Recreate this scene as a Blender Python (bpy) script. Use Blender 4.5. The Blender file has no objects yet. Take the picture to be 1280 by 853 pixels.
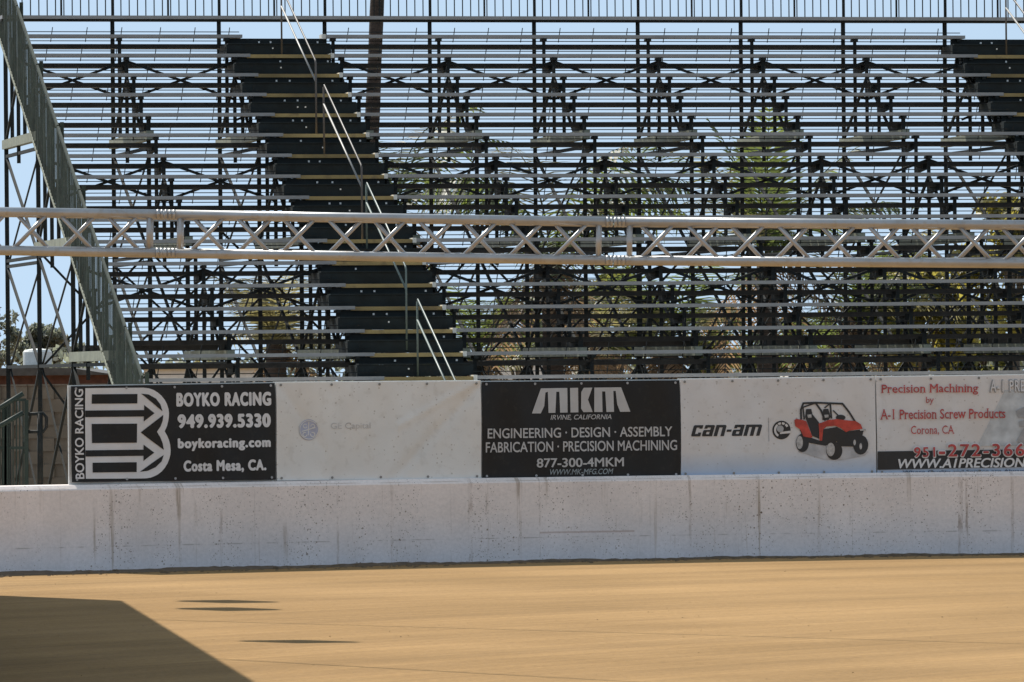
import bpy, bmesh, math, random
from mathutils import Vector, Matrix
R = math.radians
random.seed(7)
C = bpy.context.scene.collection
sc = bpy.context.scene

# ------------------------------------------------------------------ camera, sky, sun, exposure
F = 8300.0; HC = 2.26; HOR = 475.0; ROLL = 0.00955          # px focal length at 1280 wide, eye height, horizon row, roll
cam_d = bpy.data.cameras.new('camera'); cam = bpy.data.objects.new('camera', cam_d); C.objects.link(cam)
cam_d.sensor_width = 36.0; cam_d.lens = 36.0*F/1280.0
cam_d.clip_start = 0.5; cam_d.clip_end = 9000
PITCH = math.atan((HOR-426.5)/F)
cam.location = (0, 0, HC)
cam_m = Matrix.Rotation(math.pi/2+PITCH, 4, 'X') @ Matrix.Rotation(-ROLL, 4, 'Z')
cam.matrix_world = Matrix.Translation((0, 0, HC)) @ cam_m
sc.camera = cam
SUN_EL, SUN_AZ = 48.0, 35.0                                  # azimuth: degrees to the left of straight ahead
w = bpy.data.worlds.new('World'); sc.world = w; w.use_nodes = True
nt = w.node_tree
sky = nt.nodes.new('ShaderNodeTexSky'); sky.sky_type = 'NISHITA'; sky.sun_disc = False
sky.sun_elevation = R(SUN_EL); sky.sun_rotation = R(-SUN_AZ)
sky.air_density = 1.0; sky.dust_density = 0.0; sky.ozone_density = 1.5; sky.altitude = 100
bg = nt.nodes['Background']; bg.inputs['Strength'].default_value = 0.115
wtc = nt.nodes.new('ShaderNodeTexCoord'); wad = nt.nodes.new('ShaderNodeVectorMath'); wad.operation = 'ADD'; wad.inputs[1].default_value = (0, 0, 0.42)
wno = nt.nodes.new('ShaderNodeVectorMath'); wno.operation = 'NORMALIZE'                 # a clear dry sky: no yellow band at the horizon
nt.links.new(wtc.outputs['Generated'], wad.inputs[0]); nt.links.new(wad.outputs[0], wno.inputs[0]); nt.links.new(wno.outputs[0], sky.inputs[0])
wsat = nt.nodes.new('ShaderNodeHueSaturation'); wsat.inputs['Saturation'].default_value = 0.78
nt.links.new(sky.outputs[0], wsat.inputs['Color']); wtint = nt.nodes.new('ShaderNodeMix'); wtint.data_type = 'RGBA'; wtint.blend_type = 'MULTIPLY'; wtint.inputs[0].default_value = 1; wtint.inputs[7].default_value = (0.95, 0.99, 0.94, 1)
nt.links.new(wsat.outputs[0], wtint.inputs[6]); wveil = nt.nodes.new('ShaderNodeMix'); wveil.data_type = 'RGBA'; wveil.inputs[0].default_value = 0.5; wveil.inputs[7].default_value = (2.95, 3.65, 4.08, 1)   # thin even summer haze over the clear sky
nt.links.new(wtint.outputs[2], wveil.inputs[6]); nt.links.new(wveil.outputs[2], bg.inputs[0])
sun_d = bpy.data.lights.new('sun', 'SUN'); sun_d.energy = 3.4; sun_d.angle = R(0.5); sun_d.color = (1.0, 0.95, 0.86)
sun = bpy.data.objects.new('sun', sun_d); C.objects.link(sun)
SUND = Vector((-math.sin(R(SUN_AZ))*math.cos(R(SUN_EL)), math.cos(R(SUN_AZ))*math.cos(R(SUN_EL)), math.sin(R(SUN_EL))))
sun.rotation_euler = SUND.to_track_quat('Z', 'Y').to_euler()
sun.location = SUND*150
vs = sc.view_settings
vs.view_transform = 'Standard'; vs.look = 'None'; vs.gamma = 1.0; vs.use_curve_mapping = False
vs.exposure = 0.75

# ------------------------------------------------------------------ helpers
CR = cam_m.to_3x3()
def ray(px, py):                                            # a pixel of the 1280x853 photograph -> direction
    return CR @ Vector(((px-640)/F, -(py-426.5)/F, -1.0))
def at(px, py, d):                                          # ... -> point at depth d
    r = ray(px, py); return Vector((0, 0, HC)) + r*(d/r.y)
def yh(px): return HOR - ROLL*(px-640)

class MB:
    def __init__(s): s.v = []; s.f = []; s.m = []
    def face(s, pts, m=0):
        i = len(s.v); s.v += [Vector(p) for p in pts]; s.f.append(tuple(range(i, i+len(pts)))); s.m.append(m)
    def hexa(s, p, m=0):                                    # eight corners: four below (ccw from above), four above
        i = len(s.v); s.v += [Vector(q) for q in p]
        for f in ((3,2,1,0), (4,5,6,7), (0,1,5,4), (1,2,6,5), (2,3,7,6), (3,0,4,7)):
            s.f.append(tuple(i+k for k in f)); s.m.append(m)
    def box(s, x0, x1, y0, y1, z0, z1, m=0):
        s.hexa([(x0,y0,z0),(x1,y0,z0),(x1,y1,z0),(x0,y1,z0),(x0,y0,z1),(x1,y0,z1),(x1,y1,z1),(x0,y1,z1)], m)
    def beam(s, a, b, w, h=None, m=0, up=(0,0,1)):
        a = Vector(a); b = Vector(b); h = h or w; d = (b-a).normalized(); u = Vector(up)
        if abs(d.dot(u)) > 0.99: u = Vector((0,1,0))
        x = d.cross(u).normalized()*w/2; y = x.normalized().cross(d).normalized()*h/2
        s.hexa([a-x-y, a+x-y, b+x-y, b-x-y, a-x+y, a+x+y, b+x+y, b-x+y], m)
    def tube(s, pts, r, n=8, m=0, cap=True):
        pts = [Vector(p) for p in pts]; rr = r if isinstance(r, (list, tuple)) else [r]*len(pts)
        i0 = len(s.v); px = None
        for k, p in enumerate(pts):
            d = (pts[min(k+1, len(pts)-1)]-pts[max(k-1, 0)]).normalized()
            if px is None:
                u = Vector((0,0,1)) if abs(d.z) < 0.95 else Vector((1,0,0)); px = d.cross(u).normalized()
            else: px = (px - d*px.dot(d)).normalized()
            py = d.cross(px)
            for q in range(n):
                a = 2*math.pi*q/n; s.v.append(p + (px*math.cos(a)+py*math.sin(a))*rr[k])
        for k in range(len(pts)-1):
            for q in range(n):
                a = i0+k*n+q; b = i0+k*n+(q+1) % n
                s.f.append((a, b, b+n, a+n)); s.m.append(m)
        if cap:
            s.f.append(tuple(i0+q for q in reversed(range(n)))); s.m.append(m)
            s.f.append(tuple(i0+(len(pts)-1)*n+q for q in range(n))); s.m.append(m)
    def build(s, name, mats, parent=None, smooth=False):
        me = bpy.data.meshes.new(name)
        o = bpy.data.objects.new(name, me); C.objects.link(o)
        off = Vector((0,0,0))
        if parent is not None: o.parent = parent; off = world(parent)
        me.from_pydata([tuple(v-off) for v in s.v], [], s.f)
        mats = mats if isinstance(mats, (list, tuple)) else [mats]
        for mm in mats: me.materials.append(mm)
        if len(mats) > 1: me.polygons.foreach_set('material_index', s.m)
        if smooth: me.polygons.foreach_set('use_smooth', [True]*len(s.f))
        me.update()
        return o
def world(o):
    p = Vector((0,0,0))
    while o is not None: p += o.location; o = o.parent
    return p
def tag(o, label=None, cat=None, group=None, kind=None):
    if label: o['label'] = label
    if cat: o['category'] = cat
    if group: o['group'] = group
    if kind: o['kind'] = kind
    return o
def empty(name, loc, label, cat, group=None):
    o = bpy.data.objects.new(name, None); C.objects.link(o); o.location = loc; o.empty_display_size = 0.3
    return tag(o, label, cat, group)
def copy_tree(o, parent=None):
    c = o.copy(); C.objects.link(c)
    if parent is not None: c.parent = parent
    for ch in list(o.children): copy_tree(ch, c)
    return c

def mat(name, col, rough=0.6, metal=0.0, var=0.25, scale=6.0, bump=0.0, bscale=60.0, dirt=None, dirt_amt=0.0, stretch=(1,1,1), spec=0.5):
    m = bpy.data.materials.new(name); m.use_nodes = True; t = m.node_tree; N = t.nodes; L = t.links
    b = N['Principled BSDF']; b.inputs['Roughness'].default_value = rough; b.inputs['Metallic'].default_value = metal
    b.inputs['Specular IOR Level'].default_value = spec
    tc = N.new('ShaderNodeTexCoord'); mp = N.new('ShaderNodeMapping'); mp.inputs['Scale'].default_value = stretch
    L.new(tc.outputs['Object'], mp.inputs[0])
    n = N.new('ShaderNodeTexNoise'); n.inputs['Scale'].default_value = scale; n.inputs['Detail'].default_value = 6
    L.new(mp.outputs[0], n.inputs[0])
    r = N.new('ShaderNodeMapRange'); r.inputs[1].default_value = 0.3; r.inputs[2].default_value = 0.7
    r.inputs[3].default_value = 1-var; r.inputs[4].default_value = 1+var; L.new(n.outputs[0], r.inputs[0])
    mx = N.new('ShaderNodeMix'); mx.data_type = 'RGBA'; mx.blend_type = 'MULTIPLY'; mx.inputs[0].default_value = 1
    mx.inputs[6].default_value = (*col, 1); L.new(r.outputs[0], mx.inputs[7]); out = mx.outputs[2]
    if dirt:
        n2 = N.new('ShaderNodeTexNoise'); n2.inputs['Scale'].default_value = scale*4.3; n2.inputs['Detail'].default_value = 5; L.new(mp.outputs[0], n2.inputs[0])
        r2 = N.new('ShaderNodeMapRange'); r2.inputs[1].default_value = 0.56; r2.inputs[2].default_value = 0.7; r2.inputs[4].default_value = dirt_amt; L.new(n2.outputs[0], r2.inputs[0])
        m2 = N.new('ShaderNodeMix'); m2.data_type = 'RGBA'; L.new(r2.outputs[0], m2.inputs[0]); L.new(out, m2.inputs[6]); m2.inputs[7].default_value = (*dirt, 1); out = m2.outputs[2]
    L.new(out, b.inputs['Base Color'])
    if bump:
        n3 = N.new('ShaderNodeTexNoise'); n3.inputs['Scale'].default_value = bscale; n3.inputs['Detail'].default_value = 4; L.new(mp.outputs[0], n3.inputs[0])
        bp = N.new('ShaderNodeBump'); bp.inputs['Strength'].default_value = bump; bp.inputs['Distance'].default_value = 0.02
        L.new(n3.outputs[0], bp.inputs['Height']); L.new(bp.outputs[0], b.inputs['Normal'])
    return m
def leafmat(name, col, trans, var=0.45, scale=2.0):
    m = bpy.data.materials.new(name); m.use_nodes = True; t = m.node_tree; N = t.nodes; L = t.links
    for x in list(N): N.remove(x)
    o = N.new('ShaderNodeOutputMaterial'); d = N.new('ShaderNodeBsdfDiffuse'); tr = N.new('ShaderNodeBsdfTranslucent'); gl = N.new('ShaderNodeBsdfGlossy')
    gl.inputs['Roughness'].default_value = 0.45
    tc = N.new('ShaderNodeTexCoord'); n = N.new('ShaderNodeTexNoise'); n.inputs['Scale'].default_value = scale; n.inputs['Detail'].default_value = 4
    L.new(tc.outputs['Object'], n.inputs[0])
    r = N.new('ShaderNodeMapRange'); r.inputs[1].default_value = 0.3; r.inputs[2].default_value = 0.7; r.inputs[3].default_value = 1-var; r.inputs[4].default_value = 1+var; L.new(n.outputs[0], r.inputs[0])
    for c, tgt in ((col, d), (trans, tr)):
        mx = N.new('ShaderNodeMix'); mx.data_type = 'RGBA'; mx.blend_type = 'MULTIPLY'; mx.inputs[0].default_value = 1
        mx.inputs[6].default_value = (*c, 1); L.new(r.outputs[0], mx.inputs[7]); L.new(mx.outputs[2], tgt.inputs[0])
    a = N.new('ShaderNodeMixShader'); a.inputs[0].default_value = 0.6; L.new(d.outputs[0], a.inputs[1]); L.new(tr.outputs[0], a.inputs[2])
    a2 = N.new('ShaderNodeMixShader'); a2.inputs[0].default_value = 0.05; L.new(a.outputs[0], a2.inputs[1]); L.new(gl.outputs[0], a2.inputs[2])
    L.new(a2.outputs[0], o.inputs[0])
    return m

M = {}
M['steel'] = mat('dark_steel', (0.013, 0.016, 0.016), 0.7, spec=0.25, var=0.4, dirt=(0.07, 0.045, 0.03), dirt_amt=0.5)
M['steel_green'] = mat('green_steel', (0.038, 0.050, 0.038), 0.6, spec=0.2, var=0.35, scale=5, dirt=(0.10, 0.09, 0.07), dirt_amt=0.5)
M['beam'] = mat('olive_beam', (0.24, 0.25, 0.19), 0.6, var=0.2, dirt=(0.1, 0.09, 0.07), dirt_amt=0.4)
M['alu'] = mat('weathered_aluminium', (0.30, 0.298, 0.295), 0.42, metal=0.0, var=0.14, scale=3.0, stretch=(1, 1, 4), dirt=(0.22, 0.2, 0.17), dirt_amt=0.45)
M['cap'] = mat('end_cap_paint', (0.75, 0.73, 0.66), 0.5, var=0.1)
M['foot'] = mat('brown_footboard', (0.036, 0.034, 0.031), 0.7, var=0.4, dirt=(0.1, 0.08, 0.06), dirt_amt=0.4)
M['stair'] = mat('black_green_stair', (0.007, 0.013, 0.015), 0.65, var=0.4, dirt=(0.03, 0.027, 0.022), dirt_amt=0.3, spec=0.3)
M['nosing'] = mat('yellowed_nosing', (0.40, 0.28, 0.105), 0.55, var=0.45, scale=1.3, dirt=(0.16, 0.10, 0.05), dirt_amt=0.6)
M['bolt'] = mat('zinc_bolt', (0.8, 0.8, 0.78), 0.35, var=0.05)
M['galv'] = mat('galvanised_rail', (0.24, 0.235, 0.225), 0.5, metal=0.3, var=0.12, dirt=(0.3, 0.26, 0.2), dirt_amt=0.3)
M['rail_green'] = mat('grey_green_rail', (0.10, 0.135, 0.125), 0.45, var=0.15)
M['rail_dark'] = mat('rusty_rail', (0.10, 0.085, 0.075), 0.5, var=0.3, scale=4)
M['truss'] = mat('truss_aluminium', (0.42, 0.42, 0.425), 0.35, metal=0.5, var=0.12, scale=7, dirt=(0.35, 0.28, 0.2), dirt_amt=0.4)
M['gate_green'] = mat('dark_gate_green', (0.022, 0.035, 0.028), 0.6, spec=0.3)
M['trunk'] = mat('palm_trunk', (0.055, 0.038, 0.03), 0.9, var=0.4, scale=7, stretch=(1, 1, 5), bump=0.6, bscale=18)
M['bark'] = mat('grey_bark', (0.13, 0.10, 0.075), 0.9, var=0.4, scale=6, bump=0.6, bscale=20)
M['block'] = mat('tan_block', (0.20, 0.155, 0.115), 0.9, var=0.12, scale=2.0, bump=0.3, dirt=(0.2, 0.16, 0.12), dirt_amt=0.4)
M['brick'] = mat('red_brick', (0.11, 0.05, 0.038), 0.9, var=0.35, scale=6)
M['roof'] = mat('dark_roof', (0.07, 0.065, 0.06), 0.8, var=0.3)
M['white'] = mat('white_paint', (0.72, 0.72, 0.70), 0.6, var=0.08, dirt=(0.4, 0.36, 0.3), dirt_amt=0.25)
M['black'] = mat('black_vinyl', (0.011, 0.011, 0.012), 0.5, var=0.3, scale=3, dirt=(0.05, 0.045, 0.035), dirt_amt=0.2, spec=0.35)
M['cable'] = mat('black_cable', (0.03, 0.03, 0.03), 0.6)
M['wood'] = mat('pole_wood', (0.13, 0.095, 0.07), 0.85, var=0.3, stretch=(1, 1, 0.2))
M['asphalt'] = mat('pale_gravel', (0.36, 0.32, 0.26), 0.95, var=0.2, scale=1.5, bump=0.3)
M['caster'] = mat('caster_sheet', (0.35, 0.36, 0.37), 0.5, var=0.1)

# ------------------------------------------------------------------ the ground
def wy(x): return 82.3 + 0.367*x - 0.0232*x*x               # the curved track wall, seen from above: y of its front foot
def soil():
    m = bpy.data.materials.new('raked_track_dirt'); m.use_nodes = True; t = m.node_tree; N = t.nodes; L = t.links
    b = N['Principled BSDF']; b.inputs['Roughness'].default_value = 0.95; b.inputs['Specular IOR Level'].default_value = 0.15
    tc = N.new('ShaderNodeTexCoord'); sp = N.new('ShaderNodeSeparateXYZ'); L.new(tc.outputs['Object'], sp.inputs[0])
    def mth(op, a, b_=None, c=None):
        n = N.new('ShaderNodeMath'); n.operation = op
        for i, v in enumerate((a, b_, c)):
            if v is None: continue
            if isinstance(v, (int, float)): n.inputs[i].default_value = v
            else: L.new(v, n.inputs[i])
        return n.outputs[0]
    x, y = sp.outputs[0], sp.outputs[1]
    slope = mth('ADD', mth('MULTIPLY', mth('SUBTRACT', 82.0, y), 0.028), 0.52)
    c = mth('SUBTRACT', y, mth('MULTIPLY', x, slope))        # constant along the lines the grader and tyres follow
    cb = N.new('ShaderNodeCombineXYZ'); L.new(mth('MULTIPLY', c, 1.0), cb.inputs[1]); L.new(mth('MULTIPLY', x, 0.06), cb.inputs[0])
    def noise(vec, s, det, rough=0.55):
        n = N.new('ShaderNodeTexNoise'); n.inputs['Scale'].default_value = s; n.inputs['Detail'].default_value = det; n.inputs['Roughness'].default_value = rough
        L.new(vec, n.inputs[0]); return n.outputs[0]
    def rng(v, a, b_, c_, d): 
        n = N.new('ShaderNodeMapRange'); L.new(v, n.inputs[0])
        for i, q in enumerate((a, b_, c_, d)): n.inputs[i+1].default_value = q
        return n.outputs[0]
    streak = noise(cb.outputs[0], 0.55, 6, 0.65); streak2 = noise(cb.outputs[0], 2.6, 4, 0.6); patch = noise(tc.outputs['Object'], 0.22, 4); grain = noise(tc.outputs['Object'], 14, 6, 0.7)
    k = mth('MULTIPLY', rng(streak, 0.32, 0.68, 0.80, 1.13), rng(patch, 0.3, 0.7, 0.86, 1.10))
    k = mth('MULTIPLY', k, rng(streak2, 0.3, 0.7, 0.90, 1.08))
    k = mth('MULTIPLY', k, rng(grain, 0.3, 0.7, 0.82, 1.16))
    fine = noise(cb.outputs[0], 9.0, 3, 0.6); k = mth('MULTIPLY', k, rng(mth('MULTIPLY', rng(fine, 0.55, 0.68, 0, 1), rng(streak, 0.42, 0.6, 0, 1)), 0, 1, 1.0, 0.80))
    k = mth('MULTIPLY', k, rng(mth('MULTIPLY', rng(fine, 0.32, 0.42, 1, 0), rng(patch, 0.42, 0.6, 0, 1)), 0, 1, 1.0, 1.11))
    mx = N.new('ShaderNodeMix'); mx.data_type = 'RGBA'; L.new(rng(patch, 0.35, 0.65, 0, 1), mx.inputs[0])
    mx.inputs[6].default_value = (0.338, 0.202, 0.082, 1); mx.inputs[7].default_value = (0.362, 0.220, 0.094, 1)
    ml = N.new('ShaderNodeMix'); ml.data_type = 'RGBA'; ml.blend_type = 'MULTIPLY'; ml.inputs[0].default_value = 1; L.new(mx.outputs[2], ml.inputs[6]); L.new(k, ml.inputs[7])
    L.new(ml.outputs[2], b.inputs['Base Color'])
    h = mth('ADD', mth('MULTIPLY', streak2, 0.5), mth('MULTIPLY', grain, 0.5))
    bp = N.new('ShaderNodeBump'); bp.inputs['Strength'].default_value = 0.5; bp.inputs['Distance'].default_value = 0.06; L.new(h, bp.inputs['Height']); L.new(bp.outputs[0], b.inputs['Normal'])
    return m
M['dirt'] = soil()
g = MB(); g.face([(-4000, -300, 0), (4000, -300, 0), (4000, 6000, 0), (-4000, 6000, 0)])
tag(g.build('ground', M['dirt']), kind='structure')
g = MB(); XS = [-40+i*1.0 for i in range(81)]
for a, b in zip(XS, XS[1:]):
    g.face([(a, wy(a)+0.2, 0.004), (b, wy(b)+0.2, 0.004), (b, 135, 0.004), (a, 135, 0.004)])
tag(g.build('apron', M['asphalt']), kind='structure')

# ------------------------------------------------------------------ the track wall
def arcx(px):                                               # arc length along the wall (from x = -16) below a pixel column
    x, a, st = -16.0, 0.0, 0.02
    k = (px-640)/F
    while x < k*wy(x): a += st*math.hypot(1, 0.367-0.0464*x); x += st
    return a
STAINS = [(arcx(p), a, w_) for p, a, w_ in ((272, 0.5, 0.02), (418, 0.5, 0.016), (440, 0.35, 0.03), (486, 0.35, 0.02), (584, 0.6, 0.03), (604, 0.4, 0.012), (645, 0.5, 0.012), (671, 0.6, 0.010), (860, 0.4, 0.016), (1058, 0.55, 0.014), (1196, 0.6, 0.03), (1204, 0.6, 0.015), (1262, 0.4, 0.02))]
PATCH = (arcx(671), arcx(790))
def wallmat():
    m = bpy.data.materials.new('whitewashed_concrete'); m.use_nodes = True; t = m.node_tree; N = t.nodes; L = t.links
    b = N['Principled BSDF']; b.inputs['Roughness'].default_value = 0.75
    uv = N.new('ShaderNodeUVMap'); uv.uv_map = 'UVMap'
    sp = N.new('ShaderNodeSeparateXYZ'); L.new(uv.outputs[0], sp.inputs[0]); u, h = sp.outputs[0], sp.outputs[1]
    def mth(op, a, b_=None, c=None):
        n = N.new('ShaderNodeMath'); n.operation = op
        for i, v in enumerate((a, b_, c)):
            if v is None: continue
            if isinstance(v, (int, float)): n.inputs[i].default_value = v
            else: L.new(v, n.inputs[i])
        return n.outputs[0]
    def vec(su, sh):
        c = N.new('ShaderNodeCombineXYZ'); L.new(mth('MULTIPLY', u, su), c.inputs[0]); L.new(mth('MULTIPLY', h, sh), c.inputs[1]); return c.outputs[0]
    def noise(v, s, det=4, rough=0.55):
        n = N.new('ShaderNodeTexNoise'); n.inputs['Scale'].default_value = s; n.inputs['Detail'].default_value = det; n.inputs['Roughness'].default_value = rough
        L.new(v, n.inputs[0]); return n.outputs[0]
    def rng(v, a, b_, c_, d):
        n = N.new('ShaderNodeMapRange'); L.new(v, n.inputs[0])
        for i, q in enumerate((a, b_, c_, d)): n.inputs[i+1].default_value = q
        return n.outputs[0]
    def mix(f, a, col, bl='MIX'):
        n = N.new('ShaderNodeMix'); n.data_type = 'RGBA'; n.blend_type = bl
        if isinstance(f, (int, float)): n.inputs[0].default_value = f
        else: L.new(f, n.inputs[0])
        if isinstance(a, tuple): n.inputs[6].default_value = (*a, 1)
        else: L.new(a, n.inputs[6])
        if isinstance(col, tuple): n.inputs[7].default_value = (*col, 1)
        else: L.new(col, n.inputs[7])
        return n.outputs[2]
    v1 = vec(1, 1)
    # bluish below, warmer above, the ragged change about a third of the way up
    edge = mth('ADD', h, mth('MULTIPLY', mth('SUBTRACT', noise(v1, 2.0), 0.5), 0.22))
    col = mix(rng(edge, 0.10, 0.62, 0.0, 1.0), (0.80, 0.765, 0.80), (0.91, 0.80, 0.75))
    col = mix(1.0, col, rng(noise(v1, 1.3, 5), 0.3, 0.7, 0.90, 1.06), 'MULTIPLY')
    col = mix(1.0, col, rng(noise(v1, 22, 4, 0.7), 0.3, 0.7, 0.90, 1.08), 'MULTIPLY')
    # runs: narrow vertical stains in some places
    run = mth('MULTIPLY', rng(noise(vec(9, 0.35), 1.0, 5, 0.7), 0.57, 0.68, 0, 1), rng(noise(v1, 0.8), 0.42, 0.58, 0, 1))
    col = mix(mth('MULTIPLY', run, 0.7), col, (0.30, 0.21, 0.13))
    # thrown mud: specks, clustered
    for sc_, thr, amt, cl in ((26, 0.19, 0.6, 0.48), (50, 0.24, 0.5, 0.44), (12, 0.12, 0.8, 0.55)):
        vo = N.new('ShaderNodeTexVoronoi'); vo.inputs['Scale'].default_value = sc_; vo.inputs['Randomness'].default_value = 1.0; L.new(v1, vo.inputs[0])
        wn = N.new('ShaderNodeSeparateColor'); L.new(vo.outputs['Color'], wn.inputs[0])
        d = mth('MULTIPLY', mth('LESS_THAN', vo.outputs['Distance'], mth('MULTIPLY', wn.outputs[0], thr*1.6)), mth('GREATER_THAN', wn.outputs[1], 0.55))
        d = mth('MULTIPLY', d, rng(noise(vec(1.4, 0.5), 1.1, 4, 0.6), cl, cl+0.08, 0.08, 1.25))
        col = mix(mth('MULTIPLY', d, amt), col, (0.16, 0.095, 0.055))
    # pour joints and a form line low down
    jt = mth('LESS_THAN', mth('ABSOLUTE', mth('SUBTRACT', mth('FRACT', mth('DIVIDE', mth('ADD', u, 0.4), 2.62)), 0.5)), 0.0028)
    col = mix(mth('MULTIPLY', mth('MULTIPLY', jt, 0.16), rng(noise(vec(0.5, 2.5), 1.0, 4), 0.4, 0.6, 0, 1)), col, (0.25, 0.2, 0.16))
    fl = mth('MULTIPLY', mth('LESS_THAN', mth('ABSOLUTE', mth('SUBTRACT', h, 0.30)), 0.007), rng(noise(vec(2.2, 0.1), 1.6, 3), 0.50, 0.58, 0.08, 1))
    col = mix(mth('MULTIPLY', fl, 0.40), col, (0.20, 0.15, 0.12))
    # splash at the foot
    sl = mth('LESS_THAN', h, mth('MULTIPLY', rng(noise(vec(3, 0.1), 1.5, 5, 0.7), 0.35, 0.75, 0, 1), 0.035))
    col = mix(mth('MULTIPLY', sl, 0.6), col, (0.22, 0.17, 0.12))
    k = mth('MULTIPLY', mth('LESS_THAN', mth('ABSOLUTE', mth('SUBTRACT', h, 1.02)), 0.012), rng(noise(vec(1.5, 0.1), 1.0, 4), 0.4, 0.6, 0.1, 1))
    col = mix(mth('MULTIPLY', k, 0.40), col, (0.36, 0.23, 0.14))
    # rust runs and an old patch outline at fixed places along the wall
    for u0, amt, wd in STAINS:
        k = mth('MULTIPLY', mth('LESS_THAN', mth('ABSOLUTE', mth('SUBTRACT', mth('ADD', u, mth('MULTIPLY', noise(vec(0.3, 5), 1.0, 3), 0.03)), u0+0.015)), wd), rng(noise(vec(6, 1.6), 1.0, 5, 0.7), 0.46, 0.66, 0, 1))
        col = mix(mth('MULTIPLY', k, min(0.9, amt*1.1)), col, (0.20, 0.115, 0.06))
    k = mth('MULTIPLY', mth('LESS_THAN', mth('ABSOLUTE', mth('SUBTRACT', h, 0.36)), 0.011), mth('MULTIPLY', mth('GREATER_THAN', u, PATCH[0]), mth('LESS_THAN', u, PATCH[1])))
    col = mix(mth('MULTIPLY', k, 0.42), col, (0.34, 0.17, 0.12))
    L.new(col, b.inputs['Base Color'])
    bp = N.new('ShaderNodeBump'); bp.inputs['Strength'].default_value = 0.25; bp.inputs['Distance'].default_value = 0.02
    L.new(mth('ADD', noise(v1, 3.0, 6), mth('MULTIPLY', jt, -0.6)), bp.inputs['Height']); L.new(bp.outputs[0], b.inputs['Normal'])
    return m
M['wall'] = wallmat()
def wnorm(x):
    s = 0.367-0.0464*x; return Vector((s, -1, 0)).normalized()      # towards the camera
def wpt(x, off, z): n = wnorm(x); return Vector((x, wy(x), z)) - n*off  # off metres behind the front face
XW = [-16+0.25*i for i in range(129)]
prof = [(0.0, -0.05), (0.0, 0.985), (0.012, 1.0), (0.07, 1.045), (0.36, 1.05), (0.38, 1.02), (0.38, -0.05)]
g = MB(); uvs = []
arc = [0.0]
for a, b in zip(XW, XW[1:]): arc.append(arc[-1] + (wpt(b, 0, 0)-wpt(a, 0, 0)).length)
vl = [0.0]
for a, b in zip(prof, prof[1:]): vl.append(vl[-1]+math.hypot(b[0]-a[0], b[1]-a[1]))
for i in range(len(XW)-1):
    for j in range(len(prof)-1):
        q = [(i, j), (i+1, j), (i+1, j+1), (i, j+1)]
        g.face([wpt(XW[a], prof[b][0], prof[b][1]) for a, b in q]); uvs += [(arc[a], vl[b]-0.05) for a, b in q]
for i in (0, len(XW)-1):
    g.face([wpt(XW[i], *p) for p in (prof if i == 0 else prof[::-1])]); uvs += [(p[0], p[1]) for p in prof]
wo = g.build('track_wall', M['wall'])
ul = wo.data.uv_layers.new(name='UVMap')
for k, q in enumerate(uvs): ul.data[k].uv = q
tag(wo, 'long low whitewashed concrete wall flecked with mud along the dirt track', 'wall')
# a ragged low bank, darker than the track, against the foot of the wall, wider towards the left
M['bank'] = mat('dark_bank', (0.12, 0.08, 0.046), 0.95, var=0.35, scale=7, bump=0.6, bscale=30)
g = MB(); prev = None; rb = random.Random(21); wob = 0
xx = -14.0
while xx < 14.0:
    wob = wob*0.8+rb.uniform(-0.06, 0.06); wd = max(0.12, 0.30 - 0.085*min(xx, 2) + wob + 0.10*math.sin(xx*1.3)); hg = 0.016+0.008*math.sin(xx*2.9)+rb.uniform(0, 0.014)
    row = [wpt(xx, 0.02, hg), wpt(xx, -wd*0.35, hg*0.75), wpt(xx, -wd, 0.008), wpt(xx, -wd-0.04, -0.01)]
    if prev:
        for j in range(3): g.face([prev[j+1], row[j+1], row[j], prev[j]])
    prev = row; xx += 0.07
tag(g.build('foot_bank', M['bank'], smooth=True), kind='structure')
# crumbs of dark soil piled along the foot of the wall
g = MB()
M['clod'] = mat('dark_soil', (0.14, 0.095, 0.055), 0.95, var=0.4, scale=12)
M['crumb'] = mat('dry_soil', (0.33, 0.215, 0.105), 0.95, var=0.25, scale=12)
for i in range(1900):
    x = random.uniform(-10, 10); n = wnorm(x); lvl = 0.5+0.5*math.sin(x*1.7)+0.4*math.sin(x*4.1+1)
    wd = 0.16+0.12*max(lvl, 0)+(0.30 if x < -1 else 0.06)
    p = Vector((x, wy(x), 0)) + n*abs(random.gauss(0, wd)); r = random.uniform(0.006, 0.022)*(1.8 if random.random() < 0.04 else 1)
    t = [Vector((random.uniform(-1, 1), random.uniform(-1, 1), 0)).normalized()*r for _ in range(3)]
    a = random.uniform(0, 6.28)
    base = [p+Vector((math.cos(a+k*1.57)*r*random.uniform(1.2, 2.4), math.sin(a+k*1.57)*r*random.uniform(1.2, 2.4), -0.005)) for k in range(4)]
    top = [q.lerp(p, 0.45)+Vector((0, 0, r*random.uniform(.5, 0.9))) for q in base]
    g.hexa(base+top)
tag(g.build('soil_crumbs', M['clod']), 'dark crumbs of soil heaped along the foot of the white wall', 'soil', kind='stuff')

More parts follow.
